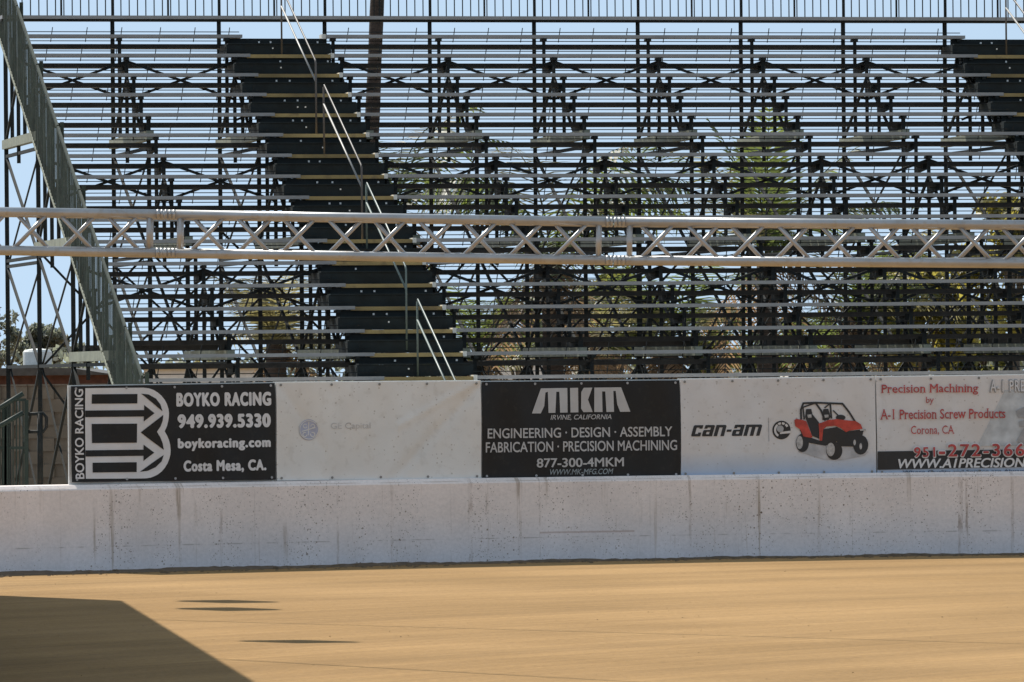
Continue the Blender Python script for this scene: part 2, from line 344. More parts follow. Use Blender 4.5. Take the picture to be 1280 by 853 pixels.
g = MB()
for i in range(13000):                                      # loose crumbs all over the raked track
    y = random.uniform(46, 83.5); x = random.uniform(-0.085, 0.085)*y
    if y > wy(x)-0.1 or random.random() < 0.55*(0.5+0.5*math.sin((y-x*0.5)*2.1)*math.sin((y-x*0.5)*0.63+1)): continue
    r = random.uniform(0.002, 0.0045)*(1.8 if random.random() < 0.02 else 1); a = random.uniform(0, 6.28); p = Vector((x, y, 0))
    base = [p+Vector((math.cos(a+k*1.57)*r*random.uniform(.8, 1.7), math.sin(a+k*1.57)*r*random.uniform(.8, 1.7), -0.004)) for k in range(4)]
    g.hexa(base+[q.lerp(p, 0.5)+Vector((0, 0, r*random.uniform(.6, 1.2))) for q in base])
tag(g.build('loose_crumbs', M['crumb']), 'small crumbs of dry dirt strewn over the raked track', 'soil', kind='stuff')

# ------------------------------------------------------------------ banners on the wall
BOFF = 0.16
CREASE = []
def ripple(x, z): return sum(a*math.exp(-((x-p[0])*(q[1]-p[1])-(z-p[1])*(q[0]-p[0]))**2/((q[0]-p[0])**2+(q[1]-p[1])**2)/w_**2) for p, q, a, w_ in CREASE if min(p[0], q[0])-0.25 < x < max(p[0], q[0])+0.25) + 0.010*math.sin(3.1*x+2.3*z)+0.007*math.sin(7.3*x-4.0*z+1)+0.004*math.sin(13*x+5*z)
def bsurf(x, z, lay=0): 
    return wpt(x, BOFF + ripple(x, z) - 0.006*lay, z)
def unproj(px, py):                                        # pixel -> (x, z) on the banner surface
    r = ray(px, py); k = r.x/r.y; x = k*82
    for _ in range(30):
        p = wpt(x, BOFF, 0); x += (k*p.y-p.x)*0.8
    d = wpt(x, BOFF, 0).y; return x, HC + r.z/r.y*d
CREASE += [(unproj(600, 482), unproj(490, 600), 0.016, 0.07), (unproj(592, 480), unproj(520, 520), -0.010, 0.05), (unproj(350, 482), unproj(382, 528), 0.009, 0.06)]
def refine(pts, faces, L_=0.07):                             # flat (x, z) shapes -> triangles small enough to follow the cloth
    bm = bmesh.new(); vv = [bm.verts.new((p[0], 0, p[1])) for p in pts]
    for f in faces:
        try: bm.faces.new([vv[i] for i in f])
        except ValueError: pass
    bm.normal_update(); bmesh.ops.triangulate(bm, faces=bm.faces[:])
    for _ in range(7):
        e = [e for e in bm.edges if e.calc_length() > L_]
        if not e: break
        bmesh.ops.subdivide_edges(bm, edges=e, cuts=1)
        bmesh.ops.triangulate(bm, faces=bm.faces[:])
    bm.normal_update(); bm.verts.index_update()
    out = [(v.co.x, v.co.z) for v in bm.verts]; fs = []
    for f in bm.faces:
        ix = [v.index for v in f.verts]
        if f.normal.y > 0: ix.reverse()
        fs.append(tuple(ix))
    bm.free(); return out, fs
def prints(parent, polys, m, name, lay=1, conv=None):       # printed flat shapes, vertices given in pixels
    g = MB(); P2 = []; F2 = []
    for q in polys:
        i = len(P2); P2 += [unproj(*(conv(*p) if conv else p)) for p in q]; F2.append(tuple(range(i, i+len(q))))
    P2, F2 = refine(P2, F2)
    g.v = [bsurf(x, z, lay) for x, z in P2]; g.f = F2; g.m = [0]*len(F2)
    return g.build(name, m, parent)
def ell(cx, cy, rx, ry, n=28, a0=0, a1=360, tilt=0):
    return [(cx+rx*math.cos(R(a0+(a1-a0)*k/n))*math.cos(R(tilt))-ry*math.sin(R(a0+(a1-a0)*k/n))*math.sin(R(tilt)),
             cy+rx*math.cos(R(a0+(a1-a0)*k/n))*math.sin(R(tilt))+ry*math.sin(R(a0+(a1-a0)*k/n))*math.cos(R(tilt))) for k in range(n if a1-a0 == 360 else n+1)]
def annul(cx, cy, r0, r1, a0, a1, n=16):
    out = []
    for k in range(n):
        a = R(a0+(a1-a0)*k/n); b = R(a0+(a1-a0)*(k+1)/n)
        out.append([(cx+r0*math.cos(a), cy+r0*math.sin(a)), (cx+r1*math.cos(a), cy+r1*math.sin(a)), (cx+r1*math.cos(b), cy+r1*math.sin(b)), (cx+r0*math.cos(b), cy+r0*math.sin(b))])
    return out
def bar(p, w_):                                            # thick polyline -> quads
    out = []
    for a, b in zip(p, p[1:]):
        dx, dy = b[0]-a[0], b[1]-a[1]; l = math.hypot(dx, dy) or 1; nx, ny = -dy/l*w_/2, dx/l*w_/2; ex, ey = dx/l*w_*.3, dy/l*w_*.3
        out.append([(a[0]+nx-ex, a[1]+ny-ey), (b[0]+nx+ex, b[1]+ny+ey), (b[0]-nx+ex, b[1]-ny+ey), (a[0]-nx-ex, a[1]-ny-ey)])
    return out
def lettering(parent, txt, x0, yt, x1, yb, m, bold=0.0, shear=0.0, lay=1, vertical=False, space=1.0, name='lettering', serif=0.0, grow=0.0):
    cu = bpy.data.curves.new('t', 'FONT'); cu.body = txt; cu.shear = shear; cu.space_character = space; cu.resolution_u = 4
    o = bpy.data.objects.new('t', cu); C.objects.link(o)
    dg = bpy.context.evaluated_depsgraph_get(); me = bpy.data.meshes.new_from_object(o.evaluated_get(dg))
    bpy.data.objects.remove(o); bpy.data.curves.remove(cu)
    vs_ = [v.co.copy() for v in me.vertices]; fs = [tuple(p.vertices) for p in me.polygons]; es = [tuple(e.vertices) for e in me.edges]; bpy.data.meshes.remove(me)
    ax0 = min(v.x for v in vs_)-bold;  ax1 = max(v.x for v in vs_)+bold; ay0 = min(v.y for v in vs_)-bold*0.6; ay1 = max(v.y for v in vs_)+bold*0.6
    cx, cy = (x0+x1)/2, (yt+yb)/2
    if vertical:
        X0, Z0 = unproj(x0, yb); X1, Z1 = unproj(x1, yt)
        f = lambda v: (X1-(X1-X0)*(v.y-ay0)/(ay1-ay0), Z0+(Z1-Z0)*(v.x-ax0)/(ax1-ax0))
        f = lambda v: (X0+(X1-X0)*(1-(v.y-ay0)/(ay1-ay0)), Z0+(Z1-Z0)*(v.x-ax0)/(ax1-ax0))
    else:
        X0 = unproj(x0, cy)[0]; X1 = unproj(x1, cy)[0]; Z0 = unproj(cx, yb)[1]; Z1 = unproj(cx, yt)[1]
        f = lambda v: (X0+(X1-X0)*(v.x-ax0)/(ax1-ax0), Z0+(Z1-Z0)*(v.y-ay0)/(ay1-ay0))
    if serif:
        cnt = {}
        for q in fs:
            for i in range(len(q)): e = tuple(sorted((q[i], q[i-1]))); cnt[e] = cnt.get(e, 0)+1
        extra = []
        for (i, j), n in cnt.items():
            p, q = vs_[i], vs_[j]
            if n == 1 and abs(p.y-q.y) < 0.004 and 0.04 < abs(p.x-q.x) < 0.16:
                xa, xb = min(p.x, q.x), max(p.x, q.x); extra.append((xa-serif, xb+serif, p.y-0.022, p.y+0.022))
        for xa, xb, ya, yb_ in extra:
            k = len(vs_); vs_ += [Vector((xa, ya, 0)), Vector((xb, ya, 0)), Vector((xb, yb_, 0)), Vector((xa, yb_, 0))]; fs.append((k, k+1, k+2, k+3))
    g = MB()
    sh = [(0, 0)] + ([(bold, 0), (-bold, 0), (bold*0.5, bold*0.6), (-bold*0.5, bold*0.6), (bold*0.5, -bold*0.6), (-bold*0.5, -bold*0.6)] if bold > 0 else [])
    for q, (dx, dy) in enumerate(sh):                       # heavier strokes: shifted prints 0.4 mm apart
        P2, F2 = refine([f(v+Vector((dx, dy, 0))) for v in vs_], fs)
        i = len(g.v); g.v += [bsurf(x, z, lay+0.07*q) for x, z in P2]; g.f += [tuple(i+k for k in t) for t in F2]
    g.m = [0]*len(g.f)
    return g.build(name, m, parent)
def vinyl(name, col, var=0.05, dirt_amt=0.16, blue=False, folds=False, base_z=1.03):
    m = mat(name, col, 0.5, var=var, scale=2.5, dirt=(0.36, 0.31, 0.25), dirt_amt=dirt_amt, bump=0.25, bscale=5)
    t = m.node_tree; N = t.nodes; L = t.links; b = N['Principled BSDF']
    src = b.inputs['Base Color'].links[0].from_socket
    tc = N.new('ShaderNodeTexCoord')
    vo = N.new('ShaderNodeTexVoronoi'); vo.inputs['Scale'].default_value = 17; L.new(tc.outputs['Object'], vo.inputs[0])
    s = N.new('ShaderNodeSeparateColor'); L.new(vo.outputs['Color'], s.inputs[0])
    k1 = N.new('ShaderNodeMath'); k1.operation = 'MULTIPLY'; L.new(s.outputs[0], k1.inputs[0]); k1.inputs[1].default_value = 0.2
    k2 = N.new('ShaderNodeMath'); k2.operation = 'LESS_THAN'; L.new(vo.outputs['Distance'], k2.inputs[0]); L.new(k1.outputs[0], k2.inputs[1])
    k3 = N.new('ShaderNodeMath'); k3.operation = 'MULTIPLY'; L.new(k2.outputs[0], k3.inputs[0]); k3.inputs[1].default_value = 0.42
    mx = N.new('ShaderNodeMix'); mx.data_type = 'RGBA'; L.new(k3.outputs[0], mx.inputs[0]); L.new(src, mx.inputs[6]); mx.inputs[7].default_value = (0.25, 0.18, 0.12, 1)
    out = mx.outputs[2]
    if blue:                                              # printed fade to blue along the lower edge
        sp = N.new('ShaderNodeSeparateXYZ'); L.new(tc.outputs['Object'], sp.inputs[0])
        r = N.new('ShaderNodeMapRange'); r.inputs[1].default_value = 0.30; r.inputs[2].default_value = -0.06; L.new(sp.outputs[2], r.inputs[0])
        m2 = N.new('ShaderNodeMix'); m2.data_type = 'RGBA'; L.new(r.outputs[0], m2.inputs[0]); L.new(out, m2.inputs[6]); m2.inputs[7].default_value = (0.30, 0.43, 0.62, 1); out = m2.outputs[2]
    L.new(out, b.inputs['Base Color'])
    return m
M['vin_w'] = vinyl('white_vinyl', (0.76, 0.74, 0.71)); M['vin_b'] = vinyl('white_vinyl_blue_foot', (0.70, 0.67, 0.66), blue=True)
M['pr_white'] = mat('print_white', (0.70, 0.69, 0.70), 0.5, var=0.05); M['pr_black'] = mat('print_black', (0.02, 0.02, 0.022), 0.5)
M['pr_grey'] = mat('print_grey', (0.50, 0.49, 0.49), 0.5, var=0.06); M['pr_teal'] = mat('print_grey_teal', (0.27, 0.31, 0.33), 0.5)
M['pr_red'] = mat('print_red', (0.50, 0.055, 0.035), 0.5, var=0.3, scale=9); M['pr_dred'] = mat('print_dark_red', (0.46, 0.06, 0.06), 0.5)
M['pr_lblue'] = mat('faded_blue_print', (0.44, 0.46, 0.58), 0.5, var=0.15, scale=14); M['pr_faint'] = mat('faded_grey_print', (0.50, 0.485, 0.475), 0.5)
M['pr_mid'] = mat('print_mid_grey', (0.36, 0.36, 0.37), 0.5); M['pr_pale'] = mat('print_pale_blue', (0.52, 0.54, 0.56), 0.5); M['pr_navy'] = mat('print_navy', (0.03, 0.045, 0.09), 0.5)
M['pr_rim'] = mat('print_rim_grey', (0.45, 0.43, 0.42), 0.5, var=0.3, scale=30); M['pr_ground'] = mat('print_soft_grey', (0.46, 0.45, 0.46), 0.5)
def banner(x0, x1, yt0, yt1, yb0, yb1, m, label, round_left=False):
    a, b = unproj(x0, 540)[0], unproj(x1, 540)[0]
    zt = (unproj(x0, yt0)[1], unproj(x1, yt1)[1]); zb = (unproj(x0, yb0)[1], unproj(x1, yb1)[1])
    root = empty('banner', wpt((a+b)/2, BOFF, min(zb)), label, 'banner', 'advertising banners along the wall')
    g = MB(); NX, NZ = 90, 40
    P = lambda i, j, back: (lambda x, z: (bsurf(x, z, 0) - wnorm(x)*(0.006 if back else 0)))(a+(b-a)*i/NX, (zb[0]+(zb[1]-zb[0])*i/NX)*(1-j/NZ)+(zt[0]+(zt[1]-zt[0])*i/NX)*j/NZ)
    skip = set()
    for i in range(NX):
        for j in range(NZ):
            g.face([P(i, j, 0), P(i+1, j, 0), P(i+1, j+1, 0), P(i, j+1, 0)]); g.face([P(i, j+1, 1), P(i+1, j+1, 1), P(i+1, j, 1), P(i, j, 1)])
    for i in range(NX):
        g.face([P(i, 0, 1), P(i+1, 0, 1), P(i+1, 0, 0), P(i, 0, 0)]); g.face([P(i, NZ, 0), P(i+1, NZ, 0), P(i+1, NZ, 1), P(i, NZ, 1)])
    for j in range(NZ):
        g.face([P(0, j, 1), P(0, j, 0), P(0, j+1, 0), P(0, j+1, 1)]); g.face([P(NX, j, 0), P(NX, j, 1), P(NX, j+1, 1), P(NX, j+1, 0)])
    g.build('sheet', m, root, smooth=True)
    for i in (2, 24, 45, 66, 88):
        for j in (0, NZ):
            x = a+(b-a)*i/NX; z = zb[0]+(zb[1]-zb[0])*i/NX+0.03 if j == 0 else zt[0]+(zt[1]-zt[0])*i/NX-0.03
            g = MB(); c = bsurf(x, z, 1); n = wnorm(x); e = Vector((-n.y, n.x, 0))
            g.tube([c, c+n*0.006], 0.016, 8); g.build('grommet', M['galv'] if m != M['black'] else M['pr_mid'], root)
    # backing board and its posts
    g = MB(); xs = [a-0.015+(b-a+0.03)*i/12 for i in range(13)]
    for p, q in zip(xs, xs[1:]):
        k0 = (p-a)/(b-a); k1 = (q-a)/(b-a); t0 = zt[0]+(zt[1]-zt[0])*k0+0.012; t1 = zt[0]+(zt[1]-zt[0])*k1+0.012
        g.hexa([wpt(p, BOFF+0.045, 1.045), wpt(q, BOFF+0.045, 1.045), wpt(q, BOFF+0.065, 1.045), wpt(p, BOFF+0.065, 1.045), wpt(p, BOFF+0.045, t0), wpt(q, BOFF+0.045, t1), wpt(q, BOFF+0.065, t1), wpt(p, BOFF+0.065, t0)])
    g.build('backing_board', M['white'], root)
    for k in (0.12, 0.5, 0.88):
        x = a+(b-a)*k; g = MB(); g.beam(wpt(x, BOFF+0.115, 0.9), wpt(x, BOFF+0.115, zt[0]-0.03), 0.09, 0.09); g.build('post', M['steel'], root)
    return root
# 1: black banner, letter logo made of arrows
b1 = banner(89.5, 344.5, 483, 479, 603, 600, M['black'], 'black banner with large white arrowed letter logo and phone number, leftmost on the wall')
cv = lambda x, y: (85+x/4.83, 472+y/4.83)
prints(b1, [[(105,65),(450,62),(482,66),(510,75),(537,91),(560,110),(580,134),(595,160),(605,190),(608,215),(607,240),(603,265),(595,296),(582,325),(597,352),(608,380),(615,410),(617,440),(616,465),(610,490),(600,518),(585,545),(567,567),(545,585),(522,597),(500,605),(475,609),(450,610),(105,612)]], M['pr_white'], 'emblem', 1, cv)
prints(b1, [[(145,102),(415,100),(415,157),(145,159)], [(105,200),(455,197),(455,167),(518,216),(455,266),(455,236),(105,240)], [(437,98),(480,103),(525,128),(553,163),(567,205)],
            [(145,281),(415,279),(415,394),(145,396)], [(438,332),(572,226),(568,262),(556,296),(535,328),(556,362),(570,398),(577,437)],
            [(105,440),(457,436),(457,406),(522,454),(457,504),(457,473),(105,478)], [(145,515),(415,512),(415,571),(145,574)], [(435,570),(577,468),(565,507),(530,542),(485,563)]], M['black'], 'emblem_cutout', 2, cv)
lettering(b1, 'BOYKO RACING', 94, 486.5, 104, 599, M['pr_white'], 0.022, vertical=True)
lettering(b1, 'BOYKO RACING', 220, 490.5, 339, 508, M['pr_white'], 0.075, space=1.16)
lettering(b1, '949.939.5330', 221.5, 517.5, 338.5, 535, M['pr_white'], 0.075, space=1.16)
lettering(b1, 'boykoracing.com', 221.5, 547.5, 338.5, 563.5, M['pr_white'], 0.068, space=1.16)
lettering(b1, 'Costa Mesa, CA.', 228.5, 575, 332.5, 591, M['pr_white'], 0.068, space=1.14)
# 2: white banner, faded
b2 = banner(346, 601.5, 478.5, 476.5, 601, 598.5, M['vin_w'], 'dirty white banner with a small faded blue round emblem')
cv = lambda x, y: (350+x/10.667, 500+y/10.667)
prints(b2, [ell(388, 400, 128, 140)], M['pr_lblue'], 'emblem', 1, cv)
prints(b2, annul(388, 400, 118, 128, 0, 360, 28) + annul(335, 462, 22, 34, 0, 300) + annul(440, 462, 22, 34, -120, 200) + annul(340, 350, 20, 30, 20, 320) + annul(438, 350, 18, 28, -200, 120) + bar([(300, 420), (388, 395), (470, 370)], 12) + bar([(388, 300), (382, 470)], 11), M['vin_w'], 'emblem_swirl', 2, cv)
lettering(b2, 'GE Capital', 413, 528.5, 462.5, 538.5, M['pr_faint'], 0.0)
# 3: black banner with block letter logo
b3 = banner(603, 850, 477.5, 475.5, 598.5, 596, M['black'], 'black banner with white block letters fanning outward over engineering wording')
cv = lambda x, y: (600+x/5.02, 472+y/5.02)
prints(b3, [[(325,226),(382,69),(548,66),(548,220),(500,221),(497,90),(478,90),(470,222),(428,223),(425,90),(410,95),(402,180),(380,226)],
            [(565,66),(615,65),(618,219),(567,220)], [(635,92),(650,65),(705,64),(678,140),(708,217),(650,218),(635,195)],
            [(718,64),(885,62),(942,215),(880,216),(862,170),(852,85),(838,85),(842,216),(795,217),(788,88),(768,88),(770,217),(718,217)]], M['pr_grey'], 'emblem', 1, cv)
lettering(b3, 'IRVINE, CALIFORNIA', 687.5, 518.5, 764.5, 525.5, M['pr_grey'], 0.012, 0.25)
lettering(b3, 'ENGINEERING · DESIGN · ASSEMBLY', 609, 534.5, 840, 547, M['pr_grey'], 0.018)
lettering(b3, 'FABRICATION · PRECISION MACHINING', 607, 551.5, 846, 564.5, M['pr_grey'], 0.018)
lettering(b3, '877-300-4MKM', 670, 572.5, 780, 584, M['pr_grey'], 0.024)
lettering(b3, 'WWW.MK-MFG.COM', 687, 586.3, 766.5, 593.3, M['pr_teal'], 0.012, 0.25)
# 4: white banner with a printed buggy
b4 = banner(851, 1094.5, 474.5, 471.5, 595.5, 592.5, M['vin_b'], 'white banner printed with a red off road buggy and black slanted lettering')
def block_word():
    B_ = lambda x0, x1, y0, y1: [(x0, y0), (x1, y0), (x1, y1), (x0, y1)]
    c = [[(8,0),(92,0),(92,32),(62,32),(62,22),(34,22),(34,78),(62,78),(62,66),(92,66),(92,100),(8,100),(0,90),(0,10)]]
    a_ = [[(8,0),(92,0),(100,8),(100,100),(66,100),(66,22),(34,22),(34,32),(4,32)], [(8,44),(66,44),(66,60),(36,60),(36,82),(66,82),(66,100),(8,100),(0,92),(0,52)]]
    n = [[(0,0),(88,0),(100,10),(100,100),(66,100),(66,22),(34,22),(34,100),(0,100)]]
    h = [B_(0,46,42,62)]; mm = [[(0,0),(142,0),(154,10),(154,100),(122,100),(122,22),(94,22),(94,100),(60,100),(60,22),(34,22),(34,100),(0,100)]]
    out = []; x = 0
    for gl, wd in ((c, 92), (a_, 100), (n, 100), (h, 46), (a_, 100), (mm, 154)):
        for q in gl: out.append([(x+p[0]-0.30*p[1]+30, p[1]) for p in q])
        x += wd+14
    W = x-14+30
    return [[(863+p[0]/W*90, 545.8-(545.8-531.8)*(1-p[1]/100)-0.011*(p[0]/W*90)) for p in q] for q in out]
prints(b4, block_word(), M['pr_black'], 'lettering', 1)
cv = lambda x, y: (855+x/8.83, 515+y/8.83)
prints(b4, bar([(933, 66), (938, 325)], 7), M['pr_mid'], 'printed_rule', 1, cv)
prints(b4, [ell(1078, 201, 101, 103)], M['pr_black'], 'emblem', 1, cv)
prints(b4, annul(1078, 201, 60, 84, 120, 232, 10) + annul(1078, 201, 62, 86, 240, 264, 4) + annul(1078, 201, 62, 86, 272, 296, 4) + annul(1078, 201, 62, 86, 304, 330, 4) + [[(1062, 222), (1178, 208), (1176, 236), (1060, 246)]], M['vin_b'], 'emblem_segment', 2, cv)
prints(b4, [ell(1062, 188, 38, 38)], M['pr_mid'], 'emblem_ball', 3, cv)
cv = lambda x, y: (980+x/8.533, 490+y/8.533)
prints(b4, [[(150,640),(250,560),(420,560),(700,590),(900,640),(860,680),(600,730),(430,720)]], M['pr_ground'], 'printed_shade', 1, cv)
prints(b4, bar([(183,290),(180,190),(206,122),(330,116),(620,127),(690,215),(752,312)], 20)+bar([(215,290),(202,165),(335,118)], 16)+bar([(335,120),(392,200),(430,300)], 20)+bar([(430,170),(480,130)], 14)+bar([(488,130),(500,280)], 18)+bar([(520,200),(570,250)], 14)
       + [[(235,185),(290,182),(302,240),(345,292),(372,330),(372,500),(300,470),(250,330),(225,270)], [(415,185),(466,180),(492,270),(470,300),(405,300),(405,230)], ell(600,275,52,30),
          [(165,400),(290,490),(380,522),(400,520),(415,400),(560,375),(650,425),(850,400),(835,460),(760,500),(740,585),(600,580),(560,530),(440,575),(270,545),(200,480)],
          ell(195,545,68,98), ell(535,630,85,96), ell(815,565,80,104)], M['pr_black'], 'printed_buggy', 2, cv)
prints(b4, [[(108,300),(130,288),(180,296),(235,312),(268,400),(300,480),(288,492),(205,476),(170,400),(120,368)],
            [(365,340),(470,300),(560,290),(650,302),(762,312),(815,345),(835,395),(700,412),(655,430),(600,385),(540,362),(450,370),(415,400),(402,522),(375,520),(372,420)]], M['pr_red'], 'printed_bodywork', 3, cv)
prints(b4, [ell(165,540,34,70), ell(495,615,44,72), ell(815,580,14,34), ell(750,540,14,30), [(800,392),(868,398),(872,412),(810,416)], [(245,245),(290,240),(292,275),(255,278)], [(424,245),(468,243),(468,272),(430,276)]], M['pr_rim'], 'printed_wheel_rim', 3, cv)
# 5: white banner running out of the picture
b5 = banner(1096, 1352, 471.5, 468, 593.5, 590, M['vin_b'], 'white banner with red serif wording above a black strip, rightmost on the wall')
prints(b5, [[(1256,488),(1350,486),(1350,556),(1222,558)]], M['pr_pale'], 'printed_hill', 1)
prints(b5, [[(1096.5,564.5),(1350,561),(1350,582.5),(1096.5,587.5)]], M['pr_black'], 'printed_strip', 2)
cvr = lambda x, y: (1220+x/6.56, 470+y/6.56)
prints(b5, [[(325,290),(345,275),(390,255),(420,300),(400,345),(370,340),(345,345)], [(345,375),(420,355),(425,420),(352,418)], [(385,430),(430,440),(400,560),(330,540)]], M['pr_mid'], 'printed_rider', 3, cvr)
lettering(b5, 'Precision Machining', 1102, 480.5, 1222, 494, M['pr_dred'], 0.008, lay=3, serif=0.05)
lettering(b5, 'by', 1157.5, 496.5, 1167, 506, M['pr_dred'], 0.0, lay=3, serif=0.05)
lettering(b5, 'A-1 Precision Screw Products', 1100.5, 511.5, 1256.5, 523.5, M['pr_dred'], 0.008, lay=3, serif=0.05)
lettering(b5, 'Corona, CA', 1138.5, 532.5, 1192, 544, M['pr_dred'], 0.0, lay=3, serif=0.05)
lettering(b5, 'A-1 PRE', 1236, 474.5, 1281, 491, M['pr_mid'], 0.05, lay=2, space=1.15)
lettering(b5, 'A-1 PRE', 1237.5, 475.5, 1280.5, 489.5, M['pr_white'], 0.012, lay=4, space=1.2)
for t_, a_, b_, c_, d_ in (('951', 1142, 559, 1168.5, 571.5), ('-', 1173, 564.5, 1181, 568), ('272-366', 1184.5, 555, 1280, 570.5)):
    lettering(b5, t_, a_-1.3, b_-1.5, c_+1.3, d_+1.5, M['pr_white'], 0.06, lay=4, space=1.16)
    lettering(b5, t_, a_, b_, c_, d_, M['pr_dred'], 0.02, lay=6, space=1.2)
lettering(b5, 'WWW.A1PRECISION', 1122, 573, 1282, 585, M['pr_white'], 0.03, 0.22, lay=4)
lettering(b5, 'Where Quality and Service are Always', 1128, 587.6, 1282, 592.0, M['pr_navy'], 0.01, lay=2)

# ------------------------------------------------------------------ the bleachers
TH = R(11.92); SV = Vector((math.cos(TH), math.sin(TH), 0)); UV = Vector((-math.sin(TH), math.cos(TH), 0)); OB = Vector((0, 85, 0))
T = 0.6609; RISE = 0.3074; Z0 = HC+0.036
def B(s, v, z): return OB + SV*s + UV*v + Vector((0, 0, z))
def sz(k): return Z0 + RISE*k                               # middle of the seat's front edge
def bbox(g, s0, s1, v0, v1, z0, z1, m=0):
    g.hexa([B(s0,v0,z0), B(s1,v0,z0), B(s1,v1,z0), B(s0,v1,z0), B(s0,v0,z1), B(s1,v0,z1), B(s1,v1,z1), B(s0,v1,z1)], m)
def fr(i): return -4.98+1.549*i
BASEZ = {17: sz(12)-0.28, 12: sz(7)-0.28, 7: sz(2)-0.28}
def cross(parent, s0, s1, v, za, zb, r=0.014, mm='steel'):
    g = MB(); g.beam(B(s0, v, za), B(s1, v, zb), 2*r, 2*r); g.beam(B(s0, v+0.04, zb), B(s1, v+0.04, za), 2*r, 2*r)
    return g.build('cross_brace', M[mm], parent)
def frame(parent, s, stub=False):
    g = MB()
    for k in range(17):                                     # a short post under every seat
        bk = 17 if k >= 12 else 12 if k >= 7 else 7 if k >= 2 else 2
        zb = BASEZ.get(bk, 0.05) if k not in (12, 7, 2) else BASEZ[{12: 17, 7: 12, 2: 7}[k]]
        v = k*T+0.10; low = zb - (0.32 if k in (15, 10, 5) else 0)
        g.beam(B(s, v, low), B(s, v, sz(k)-0.025), 0.05, 0.05)
        # seat bracket and footboard bracket
        g.beam(B(s, k*T+0.0, sz(k)-0.045), B(s, k*T+0.26, sz(k)-0.045), 0.05, 0.04)
        g.hexa([B(s-0.03, k*T-0.36, sz(k)-0.52), B(s+0.03, k*T-0.36, sz(k)-0.52), B(s+0.03, k*T+0.1, sz(k)-0.56), B(s-0.03, k*T+0.1, sz(k)-0.56), B(s-0.03, k*T-0.36, sz(k)-0.435), B(s+0.03, k*T-0.36, sz(k)-0.435), B(s+0.03, k*T+0.1, sz(k)-0.435), B(s-0.03, k*T+0.1, sz(k)-0.435)])
    for a, zb in BASEZ.items():                              # diagonals inside each tier
        g.beam(B(s, a*T+0.1, zb+0.05), B(s, (a-2)*T+0.1, sz(a-3)+0.0), 0.035); g.beam(B(s, (a-2)*T+0.1, sz(a-3)), B(s, (a-4)*T+0.1, zb+0.05), 0.035)
    for k0, k1, zs in ((17, 12, (sz(12)-0.46, sz(7)-0.42, sz(7)-0.50, sz(2)-0.40, 0.35)), (12, 7, (sz(7)-0.42, sz(2)-0.40, 0.35)), (7, 2, (sz(2)-0.40, 0.35))):
        for z in zs: g.beam(B(s, k0*T+0.1, z), B(s, k1*T+0.1, z), 0.04, 0.045)
        for j in range(len(zs)-1):
            if zs[j]-zs[j+1] > 0.5:
                a, b = (zs[j], zs[j+1]) if j % 2 == 0 else (zs[j+1], zs[j])
                g.beam(B(s, k0*T+0.1, a), B(s, k1*T+0.1, b), 0.035); g.beam(B(s+0.03, k0*T+0.1, b), B(s+0.03, k1*T+0.1, a), 0.022)
    o = g.build('trestle_frame', M['steel'], parent)
    for k in (17, 12, 7, 2):
        top = sz(17)+0.02 if k == 17 else sz(k)-0.03
        g = MB(); g.beam(B(s, k*T+0.105, 0.02), B(s, k*T+0.105, top), 0.058, 0.058); bbox(g, s-0.1, s+0.1, k*T, k*T+0.2, 0.006, 0.03); g.build('leg', M['steel'], o)
    for a, zb in BASEZ.items():
        g = MB(); bbox(g, s-0.05, s+0.05, (a-5)*T-0.05, a*T+0.2, zb-0.075, zb+0.055); g.build('base_beam', M['beam'], o)
    return o
def section(parent, s0, s1, frames, caps):
    for k in range(17):
        g = MB(); bbox(g, s0, s1, k*T, k*T+0.25, sz(k)-0.022, sz(k)+0.024)
        o = g.build('seat_plank', M['alu'], parent)
        if caps:
            g = MB(); bbox(g, s0-0.05, s0-0.002, k*T-0.005, k*T+0.255, sz(k)-0.035, sz(k)+0.032); g.build('end_cap', M['cap'], o)
        for kk in ((k, 17) if k == 16 else (k,)):
            g = MB(); bbox(g, s0, s1, kk*T-0.36, kk*T-0.04, sz(kk)-0.468, sz(kk)-0.406)
            g.build('foot_plank', M['foot'], parent)
        g = MB(); v = k*T+0.28                               # thin toe rods with little uprights
        for z in (sz(k)+0.075, sz(k)-0.055): g.beam(B(s0, v, z), B(s1, v, z), 0.012)
        s = s0+0.2+0.17*(k % 3)
        n = 0
        while s < s1:
            g.beam(B(s+0.015, v, sz(k)+0.14), B(s-0.015, v, sz(k)-0.07), 0.011); s += 0.5 if n % 3 < 2 else 0.56; n += 1
        g.build('toe_rail', M['steel'], parent)
    for i in frames: frame(parent, fr(i))
    for i, j in zip(frames, frames[1:]):
        bays(parent, fr(i), fr(j), i)
def bays(parent, s0, s1, i):
    for k, za, zb in ((15, sz(15)-0.08, sz(12)+0.3), (10, sz(10)-0.08, sz(7)+0.3), (5, sz(5)-0.08, sz(2)+0.3)):
        cross(parent, s0, s1, k*T+0.1, za, zb, 0.018)
    for k, zs in ((17, (sz(7)-0.5, sz(2)-0.4, 0.3)), (12, (sz(7)-0.35, sz(2)-0.45, 0.3)), (7, (sz(2)-0.45, 0.3))):
        for a, b in zip(zs, zs[1:]):
            if (i+k) % 2 == 0 or k == 12: cross(parent, s0, s1, k*T+0.1, a, b, 0.015)
    if i % 2 == 0:                                          # dark deck boards laid on the lowest base beams
        g = MB(); bbox(g, s0+0.05, s1-0.05, 3*T, 3.5*T, BASEZ[7]+0.06, BASEZ[7]+0.12); g.build('deck_board', M['foot'], parent)
        g = MB(); bbox(g, s0+0.05, s1-0.05, 6*T, 6.4*T, BASEZ[7]+0.06, BASEZ[7]+0.14); g.build('deck_board', M['foot'], parent)
lb = empty('bleacher', B(-3.2, 0, 0), 'narrow left block of aluminium plank bleachers on dark trestles beside the sloping railing', 'bleachers')
